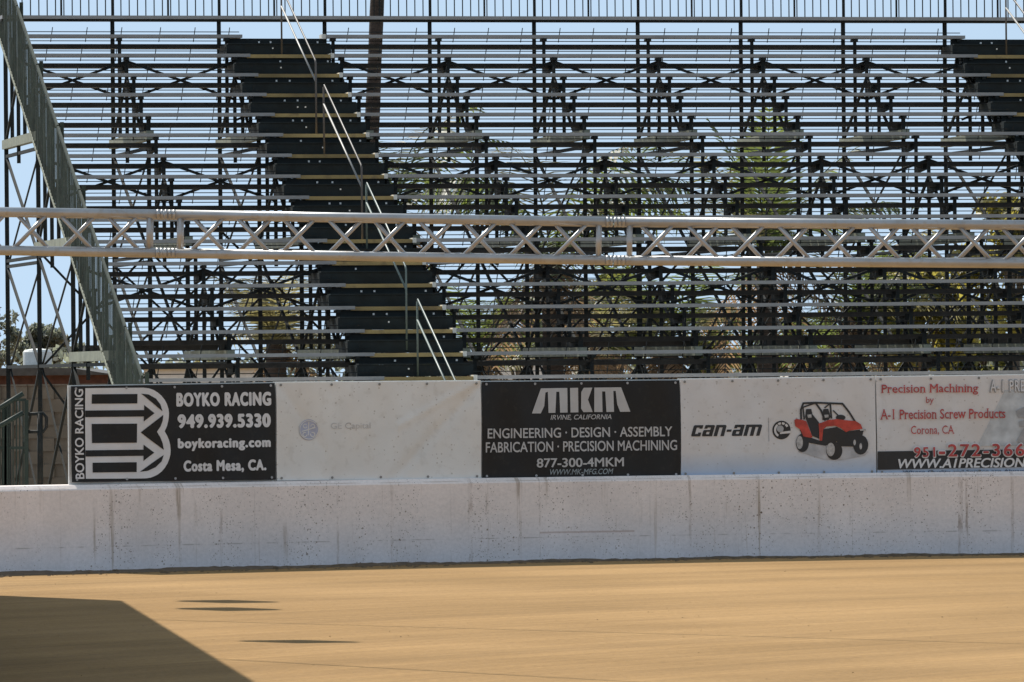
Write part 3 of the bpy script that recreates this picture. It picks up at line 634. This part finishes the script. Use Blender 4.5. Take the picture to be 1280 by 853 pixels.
section(lb, -4.75, -1.668, [0, 1, 2], False)
mb_ = empty('bleacher', B(4, 0, 0), 'wide right block of aluminium plank bleachers on dark trestles between two stairs', 'bleachers')
section(mb_, -0.455, 9.06, [3, 4, 5, 6, 7, 8, 9], True)

# the aisle stairs
def stair():
    root = empty('aisle_stair', B(-1.06, 0, 0), 'black aisle stair with yellowed tread edges between the left and right bleacher blocks', 'stairs', 'aisle stairs in the bleachers')
    sL, sR = -1.668, -0.46
    for k in range(17):
        top = k == 16
        g = MB()
        if not top: bbox(g, sL-0.05, sR-0.005, k*T+0.02, k*T+0.36, sz(k)-0.036, sz(k)+0.014); o = g.build('tread', [M['nosing']], root)
        else: bbox(g, sL-0.05, sR-0.005, k*T+0.02, k*T+0.36, sz(k)-0.13, sz(k)-0.1); o = g.build('tread', [M['stair']], root)
        g = MB()                                            # half step in front: dark box with its tread
        bbox(g, sL-0.29, sR+0.02, (k-0.5)*T, k*T+0.3, sz(k)-0.285, sz(k)-0.135)
        bbox(g, sL-0.27, sR+0.0, (k-0.5)*T-0.02, (k-0.5)*T+0.2, sz(k)-0.134, sz(k)-0.118)
        bbox(g, sL-0.2, sR-0.03, k*T+0.06, k*T+0.10, sz(k)-0.13, sz(k)-0.03)
        g.build('half_step', M['stair'], root)
        g = MB(); rnd = random.Random(k)
        for s in (sL+0.25, sL+0.42, sR-0.12):
            if rnd.random() < 0.75:
                s += rnd.uniform(-0.04, 0.04); bbox(g, s-0.012, s+0.012, k*T+0.045, k*T+0.06, sz(k)-0.095, sz(k)-0.07)
        for s in (sL+0.38, sL+0.49):
            if rnd.random() < 0.5: bbox(g, s-0.01, s+0.01, (k-0.5)*T-0.012, (k-0.5)*T, sz(k)-0.20, sz(k)-0.18)
        if g.f: g.build('bolt', M['bolt'], o)
    for s in (sL-0.02, sR+0.0):
        g = MB(); g.beam(B(s, -0.8*T, sz(-0.8)-0.46), B(s, 16.6*T, sz(16.6)-0.46), 0.05, 0.2); g.build('stringer', M['stair'], root)
    for j in range(9):                                      # cross braces under the aisle
        pass
    for k, za, zb in ((15, sz(15)-0.3, sz(12)), (10, sz(10)-0.3, sz(7)), (5, sz(5)-0.3, sz(2)), (17, sz(7), sz(2)), (12, sz(2)-0.4, 0.3), (17, sz(2)-0.4, 0.3)):
        cross(root, fr(2), fr(3), k*T+0.1, za, zb, 0.016)
    sH = -1.18
    for kr, kf in ((15.3, 11.2), (10.3, 6.1), (5.6, 1.5), (0.4, -3.6)):
        g = MB(); rt = sz(kr)-0.02+0.95-0.05; ft = sz(kf)-0.02+1.0
        r = 0.013
        P = lambda k, z: B(sH, k*T, z)
        g.tube([P(kr, sz(kr)-0.1), P(kr, rt-0.03), P(kr-0.05, rt)] + [P(kf+0.05, ft), P(kf, ft-0.04), P(kf, sz(kf)-0.1)], r, 8)
        o = g.build('handrail', M['rail_dark'] if kr > 9 else M['rail_green'], root, smooth=True)
        g = MB(); g.tube([P(kr, rt-0.26), P(kf, ft-0.30)], r*1.1, 8)
        g.build('lower_rail', M['galv'] if kr > 9 else M['rail_green'], o, smooth=True)
    return root
st1 = stair()
st2 = copy_tree(st1); st2.location = st1.location + SV*10.728
st2['label'] = 'black aisle stair at the right edge, beyond the wide bleacher block'

# sloping side railing at the left end
rl = empty('side_railing', B(-4.98, 0, 0), 'grey green picket railing sloping down the left end of the bleachers', 'railing')
SRL = -5.03
for q in range(7):
    k0 = 17.6-3*q; k1 = k0-2.95
    if q == 6: k1 = -2.4
    zt = lambda k: sz(k)+0.78; zb = lambda k: sz(k)-0.44
    lift = 0.05
    g = MB(); n = int((k0-k1)*T/0.10)
    for i in range(n+1):
        k = k0+(k1-k0)*i/n; g.beam(B(SRL, k*T, zb(k)), B(SRL, k*T, zt(k)), 0.022 if i % 6 else 0.03, 0.0085+0.006*random.random(), up=SV)
    g.build('picket_panel', M['steel_green'], rl)
    g = MB(); g.beam(B(SRL, k0*T, zt(k0)), B(SRL, k1*T, zt(k1)), 0.03, 0.045); g.build('top_rail', M['steel_green'], rl)
    g = MB(); g.beam(B(SRL, k0*T, zb(k0)), B(SRL, k1*T, zb(k1)), 0.03, 0.035); g.build('bottom_rail', M['beam'], rl)
    g = MB(); g.beam(B(SRL+0.06, k1*T, zb(k1)-0.12), B(SRL+0.06, k1*T, zt(k1)+0.06), 0.05, 0.05); g.build('post', M['steel_green'], rl)
# fence along the top of the bleachers
rf = empty('rear_fence', B(3, 17*T, sz(17)), 'dark picket fence against the sky along the top of the bleachers', 'fence')
g = MB(); bbox(g, -5.05, 11.6, 17*T-0.05, 17*T+0.12, sz(17)-0.03, sz(17)+0.02); g.build('base_plank', M['alu'], rf)
g = MB(); bbox(g, -5.05, 11.6, 17*T-0.02, 17*T+0.12, sz(17)-0.062, sz(17)-0.032); g.build('base_channel', M['steel'], rf)
for i in range(11):
    s0 = fr(i); s1 = min(fr(i+1), 11.6)
    g = MB(); s = s0+0.12
    while s < s1-0.05:
        g.beam(B(s, 17*T+0.06, sz(17)+0.02), B(s, 17*T+0.06, sz(17)+1.12), 0.016); s += 0.1205
    for z in (sz(17)+1.12,): g.beam(B(s0, 17*T+0.06, z), B(s1, 17*T+0.06, z), 0.04)
    g.build('picket_panel', M['steel'], rf)
    for s in (s0, (s0+s1)/2+0.03):
        g = MB(); g.beam(B(s, 17*T+0.06, sz(17)-(0.3 if s == s0 else 0)), B(s, 17*T+0.06, sz(17)+1.16), 0.042 if s == s0 else 0.028); g.build('post', M['steel'], rf)

# ------------------------------------------------------------------ the lighting truss over the track
TD = 36.2
joints = [at(x, y, TD) for x, y in ((-1480, 242), (-918, 250.5), (-356, 259.2), (206, 268), (768, 277.3), (1330, 281.4), (1892, 284), (2454, 286))]
tr = empty('lighting_truss', (joints[0].x, TD, 0), 'silver aluminium box truss spanning across in front of the bleachers', 'truss')
H = 48*TD/F
for q in range(len(joints)-1):
    a, b = joints[q], joints[q+1]; ax = (b-a).normalized(); dn = Vector((0, 0, -1)); dn = (dn-ax*dn.dot(ax)).normalized(); bk = Vector((0, 1, 0))
    Pt = lambda t, lo, back: a+(b-a)*t + dn*H*lo + bk*H*back
    for lo in (0, 1):
        for back in (0, 1):
            g = MB(); g.tube([Pt(0.004, lo, back), Pt(0.996, lo, back)], 0.0255, 14); g.build('chord', M['truss'], tr, smooth=True)
    c0 = 0.0454; cw = (1-2*c0)/9
    for back in (0, 1):
        for c in range(9):
            t0 = c0+cw*c+cw*0.10; t1 = c0+cw*(c+1)-cw*0.10; up = (c+back) % 2
            g = MB(); g.tube([Pt(t0, 1-up, back), Pt(t1, up, back)], 0.0118, 8); g.build('brace', M['truss'], tr, smooth=True)
    for lo in (0, 1):
        for c in range(9):
            t0 = c0+cw*c+cw*0.10; t1 = c0+cw*(c+1)-cw*0.10; up = c % 2
            g = MB(); g.tube([Pt(t0, lo, 1-up), Pt(t1, lo, up)], 0.0085, 8); g.build('brace', M['truss'], tr, smooth=True)
    for t in (0.034, 0.966):
        for back in (0, 1):
            g = MB(); g.tube([Pt(t, 0, back), Pt(t, 1, back)], 0.0165 if back == 0 else 0.012, 10); g.build('end_strut', M['truss'], tr, smooth=True)
    for lo in (0, 1):
        for back in (0, 1):
            g = MB()
            for k in range(5):
                t = -0.018+0.009*k; g.tube([Pt(t, lo, back), Pt(t+0.006, lo, back)], 0.0266 if k % 2 == 0 else 0.0258, 14)
            for k in (-1, 1): g.tube([Pt(0.012*k, lo, back)+Vector((0, -0.03, 0.0)), Pt(0.012*k, lo, back)+Vector((0, 0.03, 0.004))], 0.006, 6)
            g.build('coupler', M['truss'], tr, smooth=True)
for p in (joints[0], joints[-1]):                           # the towers that carry it, beyond the picture
    for dx in (-0.12, 0.12):
        for dy in (0, H):
            g = MB(); g.tube([(p.x+dx, p.y+dy, 0), (p.x+dx, p.y+dy, p.z+0.1)], 0.025, 10); g.build('tower_leg', M['truss'], tr)

# ------------------------------------------------------------------ beyond the left end: gate, block wall, building
gt = empty('gate', at(25, 600, 83.2), 'dark green steel stair rail and gate beside the leftmost banner', 'gate')
def gp(px, py, d=83.2): return at(px, py, d)
for pts in ([(8, 500), (33, 500), (33, 614), (8, 614)], [(-12, 508), (6, 505), (6, 614), (-12, 614)]):
    g = MB(); x0, x1 = pts[0][0], pts[1][0]; n = 6
    for i in range(n+1):
        x = x0+(x1-x0)*i/n; g.beam(gp(x, pts[0][1]), gp(x, 616), 0.016 if i not in (0, n) else 0.05, 0.016 if i not in (0, n) else 0.05)
    for y in (pts[0][1], 560, 612): g.beam(gp(x0, y), gp(x1, y), 0.035)
    g.build('gate_panel', M['gate_green'], gt)
for a, b in (((-15, 519), (29, 492)), ((-15, 541), (29, 516))):
    g = MB(); g.tube([gp(*a, 82.8), gp(*b, 82.8)], 0.03, 8); g.build('handrail', M['gate_green'], gt, smooth=True)
g = MB(); g.tube([gp(32, 518), gp(54, 517), gp(58, 522), gp(58, 534), gp(54, 540), gp(32, 540)], 0.022, 8); g.build('gate_arm', M['steel'], gt, smooth=True)
g = MB(); g.tube([gp(50, 517), gp(50, 616)], 0.035, 8); g.build('gate_post', M['steel'], gt, smooth=True)

bw = MB(); rng_ = random.Random(3)
def bl(px): return px
for c in range(11):
    z0 = c*0.203
    n = 110
    for i in range(n):
        x = -26+i*0.41+(0.205 if c % 2 else 0); y = 104.5+x*0.15
        bw.box(x, x+0.408, y, y+0.2, z0, z0+0.201)
for i in range(109):
    x = -26+i*0.41; y = 104.5+x*0.15; bw.box(x-0.01, x+0.401, y-0.02, y+0.24, 2.236, 2.262)
tag(bw.build('block_wall', M['block']), 'tan concrete block wall standing behind the trestles', 'wall')
hs = empty('brick_building', at(20, 600, 150), 'low brick building with dark flat roof behind the block wall', 'building')
pA = at(-60, 470, 150); pB = at(141, 470, 150)
g = MB(); g.box(pA.x-8, pB.x, 150, 158, 0, 2.48); g.build('wall', M['brick'], hs)
g = MB(); g.hexa([(pA.x-8.3, 149.6, 2.46), (pB.x+0.1, 149.6, 2.46), (pB.x+0.1, 158.4, 2.46), (pA.x-8.3, 158.4, 2.46), (pA.x-8.3, 149.6, 2.72), (pB.x-0.9, 149.6, 2.62), (pB.x-0.9, 158.4, 2.62), (pA.x-8.3, 158.4, 2.72)]); g.build('roof', M['roof'], hs)
p = at(47, 460, 152)
g = MB(); g.tube([(p.x, 152, 2.66), (p.x, 152, 3.0), (p.x, 152, 3.05), (p.x, 152, 3.08)], [0.33, 0.33, 0.29, 0.1], 20); tag(g.build('water_tank', M['white'], None, smooth=False), 'small white round tank on the dark roof', 'tank')
for i, (px0, px1, y, d, lab) in enumerate(((620, 705, 449, 190, 'pale low building glimpsed under the middle of the bleachers'), (985, 1040, 452, 200, 'pale low building glimpsed under the right bleachers'), (180, 330, 462, 185, 'pale low building glimpsed under the left bleachers'))):
    a = at(px0, y, d); b = at(px1, y, d); h_ = a.z
    r_ = empty('low_building', ((a.x+b.x)/2, d, 0), lab, 'building')
    g = MB(); g.box(a.x, b.x, d, d+6, 0, h_); g.build('wall', M['white'], r_)
    g = MB(); g.box(a.x-0.2, b.x+0.2, d-0.2, d+6.2, h_, h_+0.14); g.build('roof', M['roof'], r_)

# ------------------------------------------------------------------ palms and trees
M['frond'] = leafmat('palm_leaf', (0.04, 0.055, 0.022), (0.17, 0.21, 0.05)); M['frond_y'] = leafmat('dry_palm_leaf', (0.21, 0.19, 0.10), (0.30, 0.26, 0.11))
M['frond_d'] = leafmat('dead_palm_leaf', (0.22, 0.14, 0.085), (0.30, 0.19, 0.10))
M['leaf'] = leafmat('tree_leaf', (0.06, 0.08, 0.03), (0.22, 0.22, 0.05), scale=1.2); M['leaf_y'] = leafmat('yellow_tree_leaf', (0.13, 0.125, 0.035), (0.42, 0.36, 0.07), scale=1.2); M['leaf_haze'] = leafmat('hazed_tree_leaf', (0.14, 0.155, 0.125), (0.25, 0.265, 0.19), scale=0.6)  # far leaves paled: distance haze is put into their colour
def palm(px, py, d, length, label, n=34, fol='frond', dead=6, seed=0, trunk_r=0.16, lean=0.0, droop=1.0, extra=()):
    rd = random.Random(seed); c = at(px, py, d)
    root = empty('palm_tree', (c.x, c.y, 0), label, 'palm tree', 'palms behind the bleachers')
    g = MB(); pts = []; rr = []
    for i in range(15):
        t = i/14; pts.append((c.x+lean*(t-1), c.y, c.z*t)); rr.append(trunk_r*(1.25-0.3*t)*(1+0.07*(i % 2)))
    g.tube(pts, rr, 10); g.build('trunk', M['trunk'], root, smooth=True)
    g = MB()
    for i in range(n+dead+len(extra)):
        isd = n <= i < n+dead; ex = extra[i-n-dead] if i >= n+dead else None
        az = rd.uniform(0, 6.283); el = R(rd.uniform(5, 80)) if not isd else R(rd.uniform(-60, -25)); L_ = length*rd.uniform(0.75, 1.1)*(0.75 if isd else 1)
        hd = Vector((math.cos(az), math.sin(az), 0)); side = Vector((-hd.y, hd.x, 0)); bend = R(rd.uniform(55, 95))*droop*(0.4 if isd else 1)
        if ex: hd = Vector((math.cos(R(ex[0])), math.sin(R(ex[0])), 0)); side = Vector((-hd.y, hd.x, 0)); el = R(ex[1]); L_ = ex[2]; bend = R(ex[3])
        p = c + Vector((0, 0, rd.uniform(-0.15, 0.1))); NS = 32; rach = [p.copy()]; dirs = []
        for k in range(NS):
            e = el - bend*((k/NS)**1.5); dr = hd*math.cos(e)+Vector((0, 0, 1))*math.sin(e); p = p+dr*(L_/NS); rach.append(p.copy()); dirs.append(dr)
        m = 1 if isd else 0
        if not isd and not ex and rd.random() < 0.22: m = 2
        hang = (ex[4] if ex else 0.16); wl = 0.021 if ex else 0.0115
        g.tube(rach, [0.022*(1-k/(NS+4)) for k in range(NS+1)], 4, m, cap=False)
        for k in range(3, NS):
            dr = dirs[k]; up = side.cross(dr).normalized(); ll = L_*0.31*math.sin(math.pi*min(1, 0.18+0.82*(k/NS)))**0.6*(1.0 if k < NS-3 else 0.7)
            for sgn in (-1, 1):
                for sub in (0,):
                    b = rach[k].lerp(rach[min(k+1, NS)], sub); q = (side*sgn*0.95 + dr*rd.uniform(0.35, 0.7) + up*rd.uniform(-0.1, 0.35)).normalized()
                    tip = b+q*ll*rd.uniform(0.8, 1.1)+Vector((0, 0, -hang*ll)); mid = b.lerp(tip, 0.45)+Vector((0, 0, (0.05 if hang < 0.3 else 0.02)*ll)); wv = (dr-q*dr.dot(q)).normalized()*wl
                    g.face([b-wv, mid-wv*1.2, mid+wv*1.2, b+wv], m); g.face([mid-wv*1.2, tip, mid+wv*1.2], m)
    g.build('crown', [M[fol], M['frond_d'], M['frond_y']], root)
    return root
palm(478, -160, 101, 2.2, 'tall bare palm trunk rising past the stair and out of the picture', n=30, seed=1, trunk_r=0.105, lean=0.5)
palm(690, 322, 103, 3.1, 'feather palm with high arching fronds behind the middle bleachers', n=9, seed=12, dead=7, extra=((-8, 72, 3.0, 120, 0.75), (186, 66, 2.6, 105, 0.7), (25, 48, 2.9, 95, 0.6), (160, 60, 2.8, 100, 0.6), (-40, 75, 2.6, 80, 0.6)))
palm(958, 320, 104, 2.9, 'feather palm with upright fronds behind the right middle bleachers', n=9, extra=((-85, 84, 2.5, 22, 0.0), (178, 76, 2.3, 25, 0.05), (5, 64, 2.5, 40, 0.1), (100, 80, 2.4, 30, 0.0), (-20, 45, 2.6, 70, 0.3)), seed=3, dead=6, droop=0.7)
palm(345, 425, 102, 1.7, 'low dry yellowish palm behind the left bleacher block', n=24, fol='frond_y', seed=4, dead=4)
palm(492, 262, 105, 2.2, 'palm half hidden behind the aisle stair', extra=((5, 62, 2.4, 80, 0.3), (-10, 40, 2.3, 90, 0.4), (20, 75, 2.6, 70, 0.3)), n=8, seed=5, dead=5)
palm(835, 425, 101, 2.2, 'low palm with brown dead fronds under the middle bleachers', n=13, seed=6, dead=7)
palm(600, 440, 106, 2.1, 'low dark palm just right of the stair', n=15, seed=7)
palm(1065, 400, 105, 2.3, 'palm leaning fronds left of the yellowish tree', n=22, seed=8)
palm(740, 430, 108, 2.0, 'low palm with reddish dead skirt behind the middle bleachers', n=16, seed=9, dead=10)
def tree(px, py, d, rx, rz, label, fol, seed=0, n=5200, leaf=0.09, nclump=26, cat='tree', group='trees behind the bleachers'):
    rd = random.Random(seed); c = at(px, py, d)
    root = empty('leafy_tree', (c.x, d, 0), label, cat, group)
    g = MB(); g.tube([(c.x, d, 0), (c.x+0.05*rx, d, c.z*0.5), (c.x, d, c.z)], [rx*0.11, rx*0.08, rx*0.04], 8)
    cl = []
    for i in range(nclump):
        a = rd.uniform(0, 6.283); u = rd.uniform(-0.9, 1); r = math.sqrt(1-min(u*u, 1))*rd.uniform(0.35, 0.95)
        q = Vector((c.x+rx*r*math.cos(a), d+rx*r*math.sin(a), c.z+rz*u*0.85)); cl.append((q, rd.uniform(0.2, 0.42)*min(rx, rz)))
        if i % 3 == 0: g.tube([(c.x, d, c.z*0.6), Vector((c.x, d, c.z)).lerp(q, 0.5), q], [rx*0.04, rx*0.025, rx*0.01], 5)
    g.build('trunk', M['bark'], root, smooth=True)
    g = MB()
    for i in range(n):
        q, r = cl[i % nclump]; v = Vector((rd.gauss(0, 1), rd.gauss(0, 1), rd.gauss(0, 0.8))); v = v.normalized()*r*rd.random()**0.4
        p = q+v; a = Vector((rd.gauss(0, 1), rd.gauss(0, 1), rd.gauss(0, 1))).normalized(); b = a.orthogonal().normalized(); s = leaf*rd.uniform(0.6, 1.3)
        g.face([p-a*s, p+b*s*0.45, p+a*s, p-b*s*0.45])
    g.build('crown', M[fol], root)
tree(1265, 330, 107, 1.0, 1.15, 'yellow green leafy tree at the right edge behind the bleachers', 'leaf_y', 1)
tree(1150, 395, 109, 0.95, 0.95, 'yellowish leafy tree right of the palms', 'leaf_y', 2)
tree(1215, 440, 110, 1.0, 0.6, 'dark low bushy tree under the right bleachers', 'leaf', 3, n=2600)
tree(1010, 440, 111, 0.9, 0.55, 'dark bushy tree below the upright palm', 'leaf', 4, n=1800)
tree(770, 400, 112, 0.9, 0.8, 'green bushy tree between the middle palms', 'leaf', 5, n=1700)
tree(650, 420, 112, 0.9, 0.6, 'bushy tree at the foot of the high arching palm', 'leaf', 6, n=1500)
tree(900, 425, 113, 0.8, 0.6, 'bushy tree left of the upright palm', 'leaf', 10, n=1300)
tree(52, 437, 420, 1.75, 1.55, 'round far tree seen through the left trestles', 'leaf_haze', 7, n=15000, leaf=0.17, nclump=46, group='far trees on the horizon')
tree(100, 447, 380, 1.1, 0.75, 'smaller far tree right of the round one', 'leaf_haze', 8, n=4500, leaf=0.14, group='far trees on the horizon')
tree(-8, 420, 260, 1.0, 1.4, 'far tree cut by the left edge', 'leaf_haze', 9, n=2600, leaf=0.1, group='far trees on the horizon')
g = MB(); rd = random.Random(55)
for i in range(9000):                                       # distant scrub along the horizon
    x = rd.uniform(-45, 45); hgt = 3.0+0.7*math.sin(x*0.5)+0.5*math.sin(x*1.3+2); p = Vector((x, rd.uniform(300, 306), 2.0+rd.random()**1.5*hgt*0.55))
    a = Vector((rd.gauss(0, 1), rd.gauss(0, 1), rd.gauss(0, 1))).normalized(); b = a.orthogonal().normalized(); s = rd.uniform(0.12, 0.3)
    g.face([p-a*s, p+b*s*0.5, p+a*s, p-b*s*0.5])
for i in range(60):
    x = -45+1.5*i; g.tube([(x, 303, 0), (x+0.2, 303, 2.6)], 0.5, 6)
tag(g.build('far_scrub', M['leaf_haze']), 'low dark scrub along the horizon far behind the bleachers', 'scrub', kind='stuff')

# ------------------------------------------------------------------ added out of the picture: made-up trailer, cables, poles and boards that shade the track
HR = 4.7; HC2 = 8.4
def shade(px, py, h):                                       # the point h metres up whose shadow falls at this pixel of the ground
    r = ray(px, py); p = Vector((0, 0, HC))+r*(-HC/r.z); return p + SUND*(h/SUND.z)
cA = shade(152, 751, HR); cB = shade(322, 855, HR); dv = (cB-cA).normalized(); cB = cA+dv*24
lf = Vector((dv.y, -dv.x, 0)); lf = lf if lf.x < 0 else -lf
tl = empty('added_trailer', (cA.x, cA.y, 0), 'long pale trailer added out of view at the left to cast the ground shadow', 'trailer')  # made-up trailer, sized to shadow the near left track and block sky light
dn_ = lambda v, z: Vector((v.x, v.y, z))
g = MB(); g.hexa([dn_(cB+lf*2.6, 1.0), dn_(cB, 1.0), dn_(cA, 1.0), dn_(cA+lf*2.6, 1.0), dn_(cB+lf*2.6, HR), dn_(cB, HR), dn_(cA, HR), dn_(cA+lf*2.6, HR)]); g.build('body', M['caster'], tl)
g = MB(); q0 = cA+dv*2.0+lf*0.05; q1 = cB-dv*2.0+lf*0.05
g.hexa([dn_(q1+lf*2.5, 0.25), dn_(q1, 0.25), dn_(q0, 0.25), dn_(q0+lf*2.5, 0.25), dn_(q1+lf*2.5, 0.998), dn_(q1, 0.998), dn_(q0, 0.998), dn_(q0+lf*2.5, 0.998)]); g.build('skirt_box', M['steel'], tl)
for t in (0.5, 1.5):
    for sd in (0.2, 2.4):
        p = cA+dv*t+lf*sd; g = MB(); g.tube([dn_(p-lf*0.14, 0.46), dn_(p+lf*0.14, 0.46)], 0.45, 18); g.build('wheel', M['cable'], tl)
for t in (3.0, 7.0, 11.0):
    p = cA+dv*t-lf*0.012; g = MB(); g.hexa([dn_(p+dv*0.9, 1.2), dn_(p+dv*0.9-lf*0.02, 1.2), dn_(p-lf*0.02, 1.2), dn_(p, 1.2), dn_(p+dv*0.9, 3.2), dn_(p+dv*0.9-lf*0.02, 3.2), dn_(p-lf*0.02, 3.2), dn_(p, 3.2)]); g.build('side_door', M['pr_mid'], tl)
for (a, b, ext, lab) in (((190, 775), (640, 787.5), 7.0, 'farther overhead cable added out of view for a thin shadow line'), ((290, 825), (700, 847.5), 6.0, 'nearer overhead cable added out of view for a thin shadow line')):
    p, q = shade(*a, HC2), shade(*b, HC2); e = p+(q-p)*ext
    g = MB(); st = p-(q-p)*1.8  # cable and its poles added out of view for a thin shadow line
    g.tube([st.lerp(e, k/20)+Vector((0, 0, -0.10*math.sin(math.pi*k/20))) for k in range(21)], 0.022, 6); tag(g.build('added_cable', M['cable']), lab, 'cable', 'added cables out of view above the track')
    for v, sd in ((e, 'right'), (st, 'left')):
        g = MB(); g.tube([(v.x, v.y+0.12, 0), (v.x, v.y+0.12, HC2+0.8)], [0.16, 0.11], 10)
        tag(g.build('added_pole', M['wood'], None, smooth=True), 'added wooden pole holding the %s end of the %s overhead cable' % (sd, lab.split()[0]), 'pole', 'added cable poles outside the picture')
for (x0, x1, y, dp, lab) in ((222, 345, 752, 1.0, 'upper thin board added on the unseen cable to cast a streak'), (222, 348, 761.5, 1.1, 'lower thin board added on the unseen cable to cast a streak'), (300, 447, 802, 0.75, 'single thin board added on the nearer unseen cable to cast a streak')):
    p, q = shade(x0, y-0.5, HC2-0.2), shade(x1, y+0.8, HC2-0.2); n = Vector((0, dp/2, 0))
    root = empty('added_board', ((p.x+q.x)/2, p.y, p.z), lab, 'board', 'added boards on the unseen cables')
    g = MB(); m_ = (p+q)/2  # board added out of view, shaped to cast a short shadow streak
    g.hexa([p-n*0.3, m_-n, m_+n, p+n*0.3, p-n*0.3+Vector((0, 0, .03)), m_-n+Vector((0, 0, .03)), m_+n+Vector((0, 0, .03)), p+n*0.3+Vector((0, 0, .03))])
    g.hexa([m_-n, q-n*0.25, q+n*0.25, m_+n, m_-n+Vector((0, 0, .03)), q-n*0.25+Vector((0, 0, .03)), q+n*0.25+Vector((0, 0, .03)), m_+n+Vector((0, 0, .03))])
    g.build('panel', M['caster'], root)
    g = MB(); g.tube([p+Vector((0, 0, 0.03)), p+Vector((0, 0, 0.3))], 0.01, 5); g.tube([m_+Vector((0, 0, 0.03)), m_+Vector((0, 0, 0.3))], 0.01, 5); g.build('hanger', M['cable'], root)
